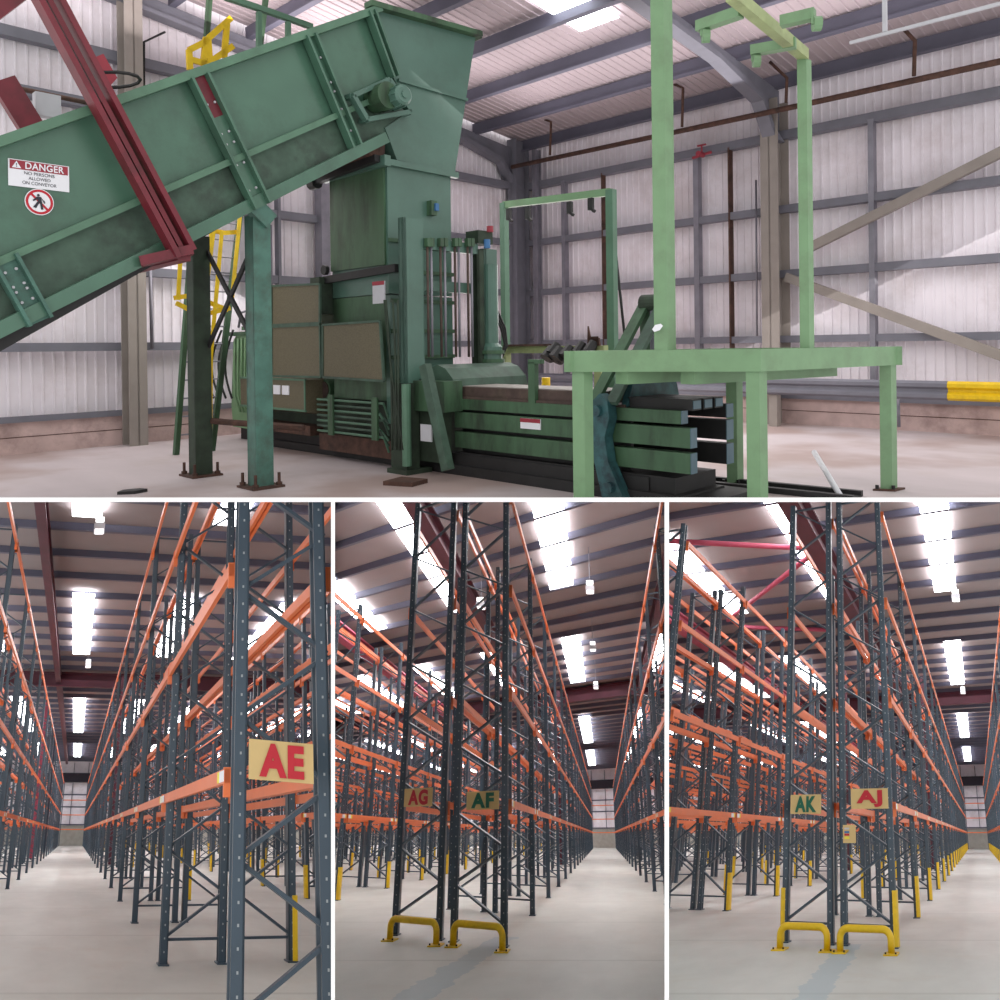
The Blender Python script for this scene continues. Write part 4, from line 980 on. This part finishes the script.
# stub post and wire rail on the channel
p = R1.cast((535, 400), a=6.86); mb = MB(); mb.box(6.8, 6.87, p.y - .05, p.y + .05, .95, 1.42); mb.box(6.8, 6.87, p.y - .05, p.y + .14, 1.4, 1.45); mb.build('stub_post', 'press', R1, T)

# ------------------------------------------------------------------ wire gantry behind the channel
T = thing('wire_gantry', R1, (9.0, -6.5, 0), 'slim green hooped gantry with hooks behind the baling press', 'gantry')
gu = 9.0
a, b = R1.cast((504, 205), a=gu), R1.cast((611, 192), a=gu)
mb = MB(); mb.box(gu - .05, gu + .05, b.y - .06, b.y + .06, 0, b.z + .03); mb.build('post', 'trimg', R1, T)
mb = MB(); mb.box(gu - .05, gu + .05, a.y - .05, a.y + .05, 0, a.z + .03); mb.build('post', 'trimg', R1, T)
mb = MB(); mb.bar((gu, a.y, a.z), (gu, b.y, b.z), .08, .1); mb.build('top_bar', 'light', R1, T)
for px, py in ((510, 209), (529, 208), (571, 202), (592, 198)):
    p = R1.cast((px, py), a=gu - .06); mb = MB(); mb.box(gu - .1, gu - .05, p.y - .05, p.y + .03, p.z - .17, p.z); mb.bar((gu - .08, p.y, p.z - .15), (gu - .08, p.y + .06, p.z - .2), .04, .04); mb.build('hook', 'black', R1, T)
wu = 8.6
a, b = R1.cast((503, 349), a=wu), R1.cast((606, 348), a=wu)
T = thing('wire_feed_rail', R1, (wu, a.y, 0), 'pale green rail with black wire guides behind the press', 'rail')
mb = MB(); mb.box(wu - .05, wu + .05, a.y, b.y, 1.5, 1.6); mb.build('rail', 'lime', R1, T)
mb = MB(); mb.box(wu - .1, wu - .02, a.y + .1, b.y - .9, 1.6, 1.63); mb.build('rusty_strip', 'rust', R1, T)
for y in (a.y + .05, b.y - .1):
    mb = MB(); mb.box(wu - .06, wu + .06, y - .06, y + .06, 0, 1.5); mb.build('post', 'lime', R1, T)
for px, py, r in ((549, 353, .1), (558, 354, .12), (567, 352, .1), (579, 348, .08), (590, 347, .08), (553, 348, .07), (585, 351, .06)):
    p = R1.cast((px, py), a=wu - .14)
    mb = MB(); mb.tube([(p.x - .06, p.y, p.z - .08), (p.x + .05, p.y + .03, p.z + .06)], [r, r * .8], 9); mb.tube([(p.x, p.y - .05, p.z), (p.x, p.y + .08, p.z - .1)], [r * .6, r * .5], 8); mb.build('wire_guide', 'black', R1, T)
p = R1.cast((590, 338), a=wu - .1); mb = MB(); mb.poly([(p.x, p.y - .05, p.z - .12), (p.x, p.y + .16, p.z - .1), (p.x, p.y + .14, p.z + .02), (p.x, p.y, p.z + .02), (p.x, p.y - .03, p.z + .16)]); mb.prism([(p.y - .05, p.z - .12), (p.y + .16, p.z - .1), (p.y + .14, p.z), (p.y, p.z), (p.y - .04, p.z + .16)], 0, p.x, p.x + .03); mb.build('hook_plate', 'rust', R1, T)

# ------------------------------------------------------------------ hydraulic power unit, left
T = thing('hydraulic_power_unit', R1, (7.0, -12.9, 0), 'light green hydraulic tank with black hoses left of the press', 'tank')
mb = MB(); mb.prism([(-13.55, .22), (-13.6, .6), (-13.5, 1.75), (-13.4, 1.85), (-12.55, 1.85), (-12.45, 1.75), (-12.42, .5), (-12.5, .2)], 0, 6.9, 8.0); mb.build('oil_tank', 'light', R1, T)
mb = MB(); mb.box(6.86, 8.05, -13.6, -12.4, 1.85, 1.92); mb.build('tank_lid', 'press', R1, T)
mb = MB(); mb.box(7.0, 7.9, -13.45, -12.5, 0, .2); mb.build('skid', 'black', R1, T)
for k in range(7):
    y = -13.4 + .13 * k; mb = MB(); mb.tube([(6.88, y, 1.8), (6.86, y, 1.2), (6.84, y + .04, .8 - .04 * k), (6.86, y + .2, .5)], .018, 6); mb.build('hydraulic_pipe', 'light', R1, T, smooth=True)
for k in range(4):
    y = -13.3 + .22 * k; mb = MB(); mb.tube([(7.1, y, 1.92), (7.1, y, 2.1 + .05 * (k % 2))], .07, 10); mb.box(7.0, 7.2, y - .08, y + .08, 1.95, 2.02); mb.build('pump_valve', 'press', R1, T)
for k in range(2):
    y = -13.1 + .32 * k; mb = MB(); mb.tube([(7.2, y, 2.3), (7.2, y + .02, 2.55)], [.04, .08], 10); mb.build('breather_cap', 'black', R1, T)
for k in range(4):
    pts = [Vector((6.8 - .05 * k, -13.3 - .12 * k + (.4 + .05 * k) * -math.sin(t) * .8, 1.95 - t * .42)) for t in [j * .32 for j in range(10)]]
    mb = MB(); mb.tube(pts, .022, 6); mb.build('hose', 'black', R1, T, smooth=True)
for k in range(3):
    mb = MB(); mb.tube([(6.85, -13.2 + .2 * k, 2.0), (6.8, -13.0 + .2 * k, 2.25), (6.85, -12.7 + .15 * k, 2.3), (6.9, -12.5 + .1 * k, 2.0)], .022, 6); mb.build('hose', 'steel', R1, T, smooth=True)
# ------------------------------------------------------------------ caged ladder
T = thing('caged_ladder', R1, (5.4, -12, 0), 'tall access ladder with yellow safety cage behind the conveyor legs', 'ladder')
f1, f2 = R1.cast((176, 455), c=0.0), R1.cast((212, 451), c=0.0)
lv_ = (f1.y + f2.y) / 2
top1, top2 = R1.cast((191, 250), b=lv_ - .1), R1.cast((240, 215), b=lv_ - .1)
s1, s2 = (top1 - f1), (top2 - f2)
st1, st2 = f1 + s1 * 2.3, f2 + s2 * 2.0
for a, b in ((f1, st1), (f2, st2)):
    mb = MB(); mb.bar(a, b, .05, .09); mb.build('stile', 'press', R1, T)
for k in range(22):
    z = .3 + .28 * k
    a = f1 + s1 * (z / s1.z); b = f2 + s2 * (z / s2.z)
    mb = MB(); mb.tube([a, b], .014, 6); mb.build('rung', 'steel', R1, T)
cage = [[(178, 300), (184, 200), (196, 110)], [(205, 292), (213, 228), (222, 140)], [(232, 300), (240, 215), (246, 150)], [(210, 440), (211, 355), (222, 230)]]
for i, pts in enumerate(cage):
    mb = MB(); P = [R1.cast(q, b=lv_ + .25) for q in pts]
    for a, b in zip(P, P[1:]): mb.bar(a, b, .02, .06 if i != 1 else .09)
    mb.build('cage_bar', 'yellow', R1, T)
for pts in ([(174, 298), (187, 296), (205, 301), (228, 310)], [(176, 303), (190, 310), (210, 313), (230, 308)], [(205, 228), (222, 233), (238, 232)], [(200, 170), (215, 176), (240, 174)]):
    mb = MB(); P = [R1.cast(q, b=lv_ + .2) for q in pts]
    for a, b in zip(P, P[1:]): mb.bar(a, b, .03, .07)
    mb.build('cage_hoop', 'yellow', R1, T)
for pts in ([(190, 70), (189, 50), (203, 43), (231, 18)], [(203, 66), (206, 38)], [(210, 64), (208, 38)], [(224, 58), (227, 23)], [(192, 60), (207, 64), (233, 46)]):
    mb = MB(); P = [R1.cast(q, b=lv_ + .1) for q in pts]
    for a, b in zip(P, P[1:]): mb.bar(a, b, .05, .09)
    mb.build('top_handrail', 'yellow', R1, T)
# green handrail behind the conveyor head
T = thing('gallery_handrail', R1, tuple(R1.cast((270, 40), b=-11)), 'green handrail of a gallery behind the conveyor top edge', 'handrail')
P = [R1.cast(q, b=-11) for q in ((225, -3), (270, 12), (312, 27))]
mb = MB()
for a, b in zip(P, P[1:]): mb.bar(a, b, .08, .08)
mb.build('rail', 'trimg', R1, T)
for px, y0, y1 in ((259, 12, 55), (288, 22, 45)):
    mb = MB(); mb.bar(R1.cast((px, y0), b=-11), R1.cast((px, y1 + 12), b=-11), .07, .07); mb.build('post', 'trimg', R1, T)

# ------------------------------------------------------------------ steel platform with portal
T = thing('steel_platform', R1, (7.6, -4.2, 0), 'light green square steel platform on legs at the press outlet', 'platform')
L0 = R1.cast((584, 512), c=0.0); L1 = R1.cast((758, 521), c=0.0); L2 = R1.cast((889, 490), c=0.0)
L0, L1, L2 = [Vector((p.x, p.y, 0)) for p in (L0, L1, L2)]
L3 = L0 + (L2 - L1)
ex, ey = (L1 - L0).normalized(), (L2 - L1).normalized()
ZT, TH = 1.55, .2
def legbox(mb, c, w, z0, z1):
    pts = [(c + ex * (sx * w / 2) + ey * (sy * w / 2)) for sx, sy in ((-1, -1), (1, -1), (1, 1), (-1, 1))]
    mb.prism([(p.x, p.y) for p in pts], 2, z0, z1); return mb
for c in (L0, L1, L2, L3):
    mb = MB(); legbox(mb, c, .115, 0, ZT - TH); lg = mb.build('leg', 'light', R1, T)
    mb = MB(); legbox(mb, c, .22, 0, .02); mb.build('foot_plate', 'rust', R1, lg)
    for sx in (-.08, .08):
        mb = MB(); q = c + ex * sx - ey * .08; mb.tube([(q.x, q.y, .02), (q.x, q.y, .06)], .02, 6); mb.build('anchor_bolt', 'black', R1, lg)
o_ = .09
cs = [L0 - ex * (o_ + .02) - ey * o_, L1 + ex * o_ - ey * o_, L2 + ex * o_ + ey * o_, L3 - ex * o_ + ey * o_]
for a, b in zip(cs, cs[1:] + cs[:1]):
    mb = MB(); d = (b - a).normalized(); i_ = Vector((-d.y, d.x, 0)) * .05
    if i_.dot((cs[0] + cs[2]) / 2 - a) < 0: i_ = -i_
    mb.prism([(p.x, p.y) for p in (a, b, b + i_ * 1.6, a + i_ * 1.6)], 2, ZT - TH, ZT); mb.build('edge_beam', 'light', R1, T)
ctr = (cs[0] + cs[2]) / 2
mb = MB(); mb.prism([(p.x, p.y) for p in [c.lerp(ctr, .1) for c in cs]], 2, ZT - .14, ZT - .12); mb.build('deck_plate', 'rust', R1, T)
for f_ in (.28, .62):
    a = cs[0].lerp(cs[1], f_ - .02); b = cs[3].lerp(cs[2], f_ - .02)
    a2 = a + (b - a).normalized() * .12
    mb = MB(); mb.bar(Vector((a2.x, a2.y, ZT - TH - .06)), Vector((b.x, b.y, ZT - TH - .06)), .16, .12); mb.build('under_beam', 'light', R1, T)
# portal posts rising from the platform
fp = R1.cast((659, 500), a=0.0)
def onedge(px, a, b):
    r = R1.Mi @ ray((px, 350)); best = None
    for k in range(401):
        p = a.lerp(b, k / 400); q = R1(p.x, p.y, ZT); x = CX + F * q.x / q.y
        if best is None or abs(x - px) < best[0]: best = (abs(x - px), p)
    return best[1]
pa = onedge(660, cs[0], cs[1]) + ey * .07; pb = onedge(815, cs[1], cs[2]) - ex * .07
mb = MB(); legbox(mb, pa, .12, ZT, 5.4); o1 = mb.build('portal_post', 'light', R1, T)
zb_ = R1.cast((812, 58), a=pb.x).z
mb = MB(); legbox(mb, pb, .085, ZT, zb_); mb.build('portal_post', 'light', R1, T)
p_ = R1.cast((656, 328), b=pa.y); 
mb = MB(); q = pa - ey * .1; mb.prism([(-.045, -.02), (-.02, -.045), (.03, -.035), (.045, .02), (.02, .05), (-.03, .03)], 0, 0, .01)
mb2 = MB(); c = Vector((q.x, q.y, p_.z)); mb2.poly([c + ex * x - ey * .003 + Vector((0, 0, z)) for x, z in ((-.05, -.01), (-.03, -.035), (.02, -.02), (.05, .02), (.03, .04), (-.02, .03))]); mb2.build('sticker', 'white', R1, o1)
zt_ = zb_ + .02
a = R1.cast((731, -6), c=zt_ + .03); b = pb + (pb - a).normalized() * .0
rd = Vector((pb.x - a.x, pb.y - a.y, 0)).normalized()
mb = MB(); mb.bar((a.x, a.y, zt_ + .03), (b.x, b.y, zt_ + .03), .09, .1); mb.build('top_rail', 'lime', R1, T)
for p0, p1 in (((741, 12), (698, 27)), ((796, 43), (751, 51)), ((781, 22), (815, 14))):
    c, d = R1.cast(p0, c=zt_ + .02), R1.cast(p1, c=zt_ + .02)
    mb = MB(); mb.bar(c, d, .09, .09); cr_ = mb.build('cross_rail', 'light', R1, T)
for px, py in ((702, 36), (753, 61), (813, 24)):
    q = R1.cast((px, py), c=zt_ - .08)
    mb = MB(); mb.tube([q, q + Vector((.04, .05, 0))], .06, 12); mb.box(q.x - .012, q.x + .012, q.y - .012, q.y + .012, q.z, q.z + .12); mb.build('pulley', 'light', R1, T)
# ------------------------------------------------------------------ loose things on the floor
p = R1.cast((841, 497), c=0.02); q = R1.cast((814, 452), b=p.y - .5)
mb = MB(); mb.tube([p, q], .03, 10); o = mb.build('white_pole', 'white', R1, smooth=True); tag(o, 'white plastic pole leaning up from the floor by the platform', 'pole')
p = R1.cast((131, 493), c=0.0); mb = MB(); mb.prism([(p.x - .15, p.y), (p.x - .05, p.y - .09), (p.x + .12, p.y - .05), (p.x + .16, p.y + .06), (p.x, p.y + .1)], 2, 0, .035); o = mb.build('black_rag', 'black', R1); tag(o, 'small black rag lying on the floor below the conveyor', 'rag')
p = R1.cast((408, 484), c=0.0); mb = MB(); mb.prism([(p.x - .25, p.y - .15), (p.x + .1, p.y - .25), (p.x + .2, p.y + .12), (p.x - .1, p.y + .2)], 2, 0, .05); o = mb.build('scrap_plate', 'rust', R1); tag(o, 'rusty scrap plate on the floor below the gate column', 'scrap')
q = R1.cast((800, 490), c=0.0); r_ = R1.cast((1000, 520), c=0.0)
mb = MB(); a = R1.cast((770, 482), c=0.0); b = R1.cast((852, 494), c=0.0); a = R1.cast((702, 483), c=0.0); b = R1.cast((858, 499), c=0.0); n_ = (b - a).cross(Vector((0, 0, 1))).normalized() * .16
for sg in (-1, 1): mb.bar(a + n_ * sg + Vector((0, 0, .03)), b + n_ * sg + Vector((0, 0, .03)), .07, .06)
mb.bar(a + Vector((0, 0, .01)), b + Vector((0, 0, .01)), .3, .02); o = mb.build('floor_track', 'black', R1); tag(o, 'black steel track on the floor right of the press outlet', 'track')
# added fill panels that brighten walls and floor, besides the roof light
area('baler_hall_fill', H1, (12.2, -6.0, 6.4), 3, 13, 165, (1, .95, .96))
area('baler_hall_fill', H1, (6.0, -12.6, 6.9), 10, 2, 210, (1, .92, .92))
area('baler_hall_fill', H1, (3.0, -7.0, 7.6), 3, 3, 60, (1, .95, .94))

for o in [q for q in bpy.data.objects if q.type == 'EMPTY' and not q.children]: bpy.data.objects.remove(o)
for o in bpy.data.objects:
    if '_b' in o: del o['_b']
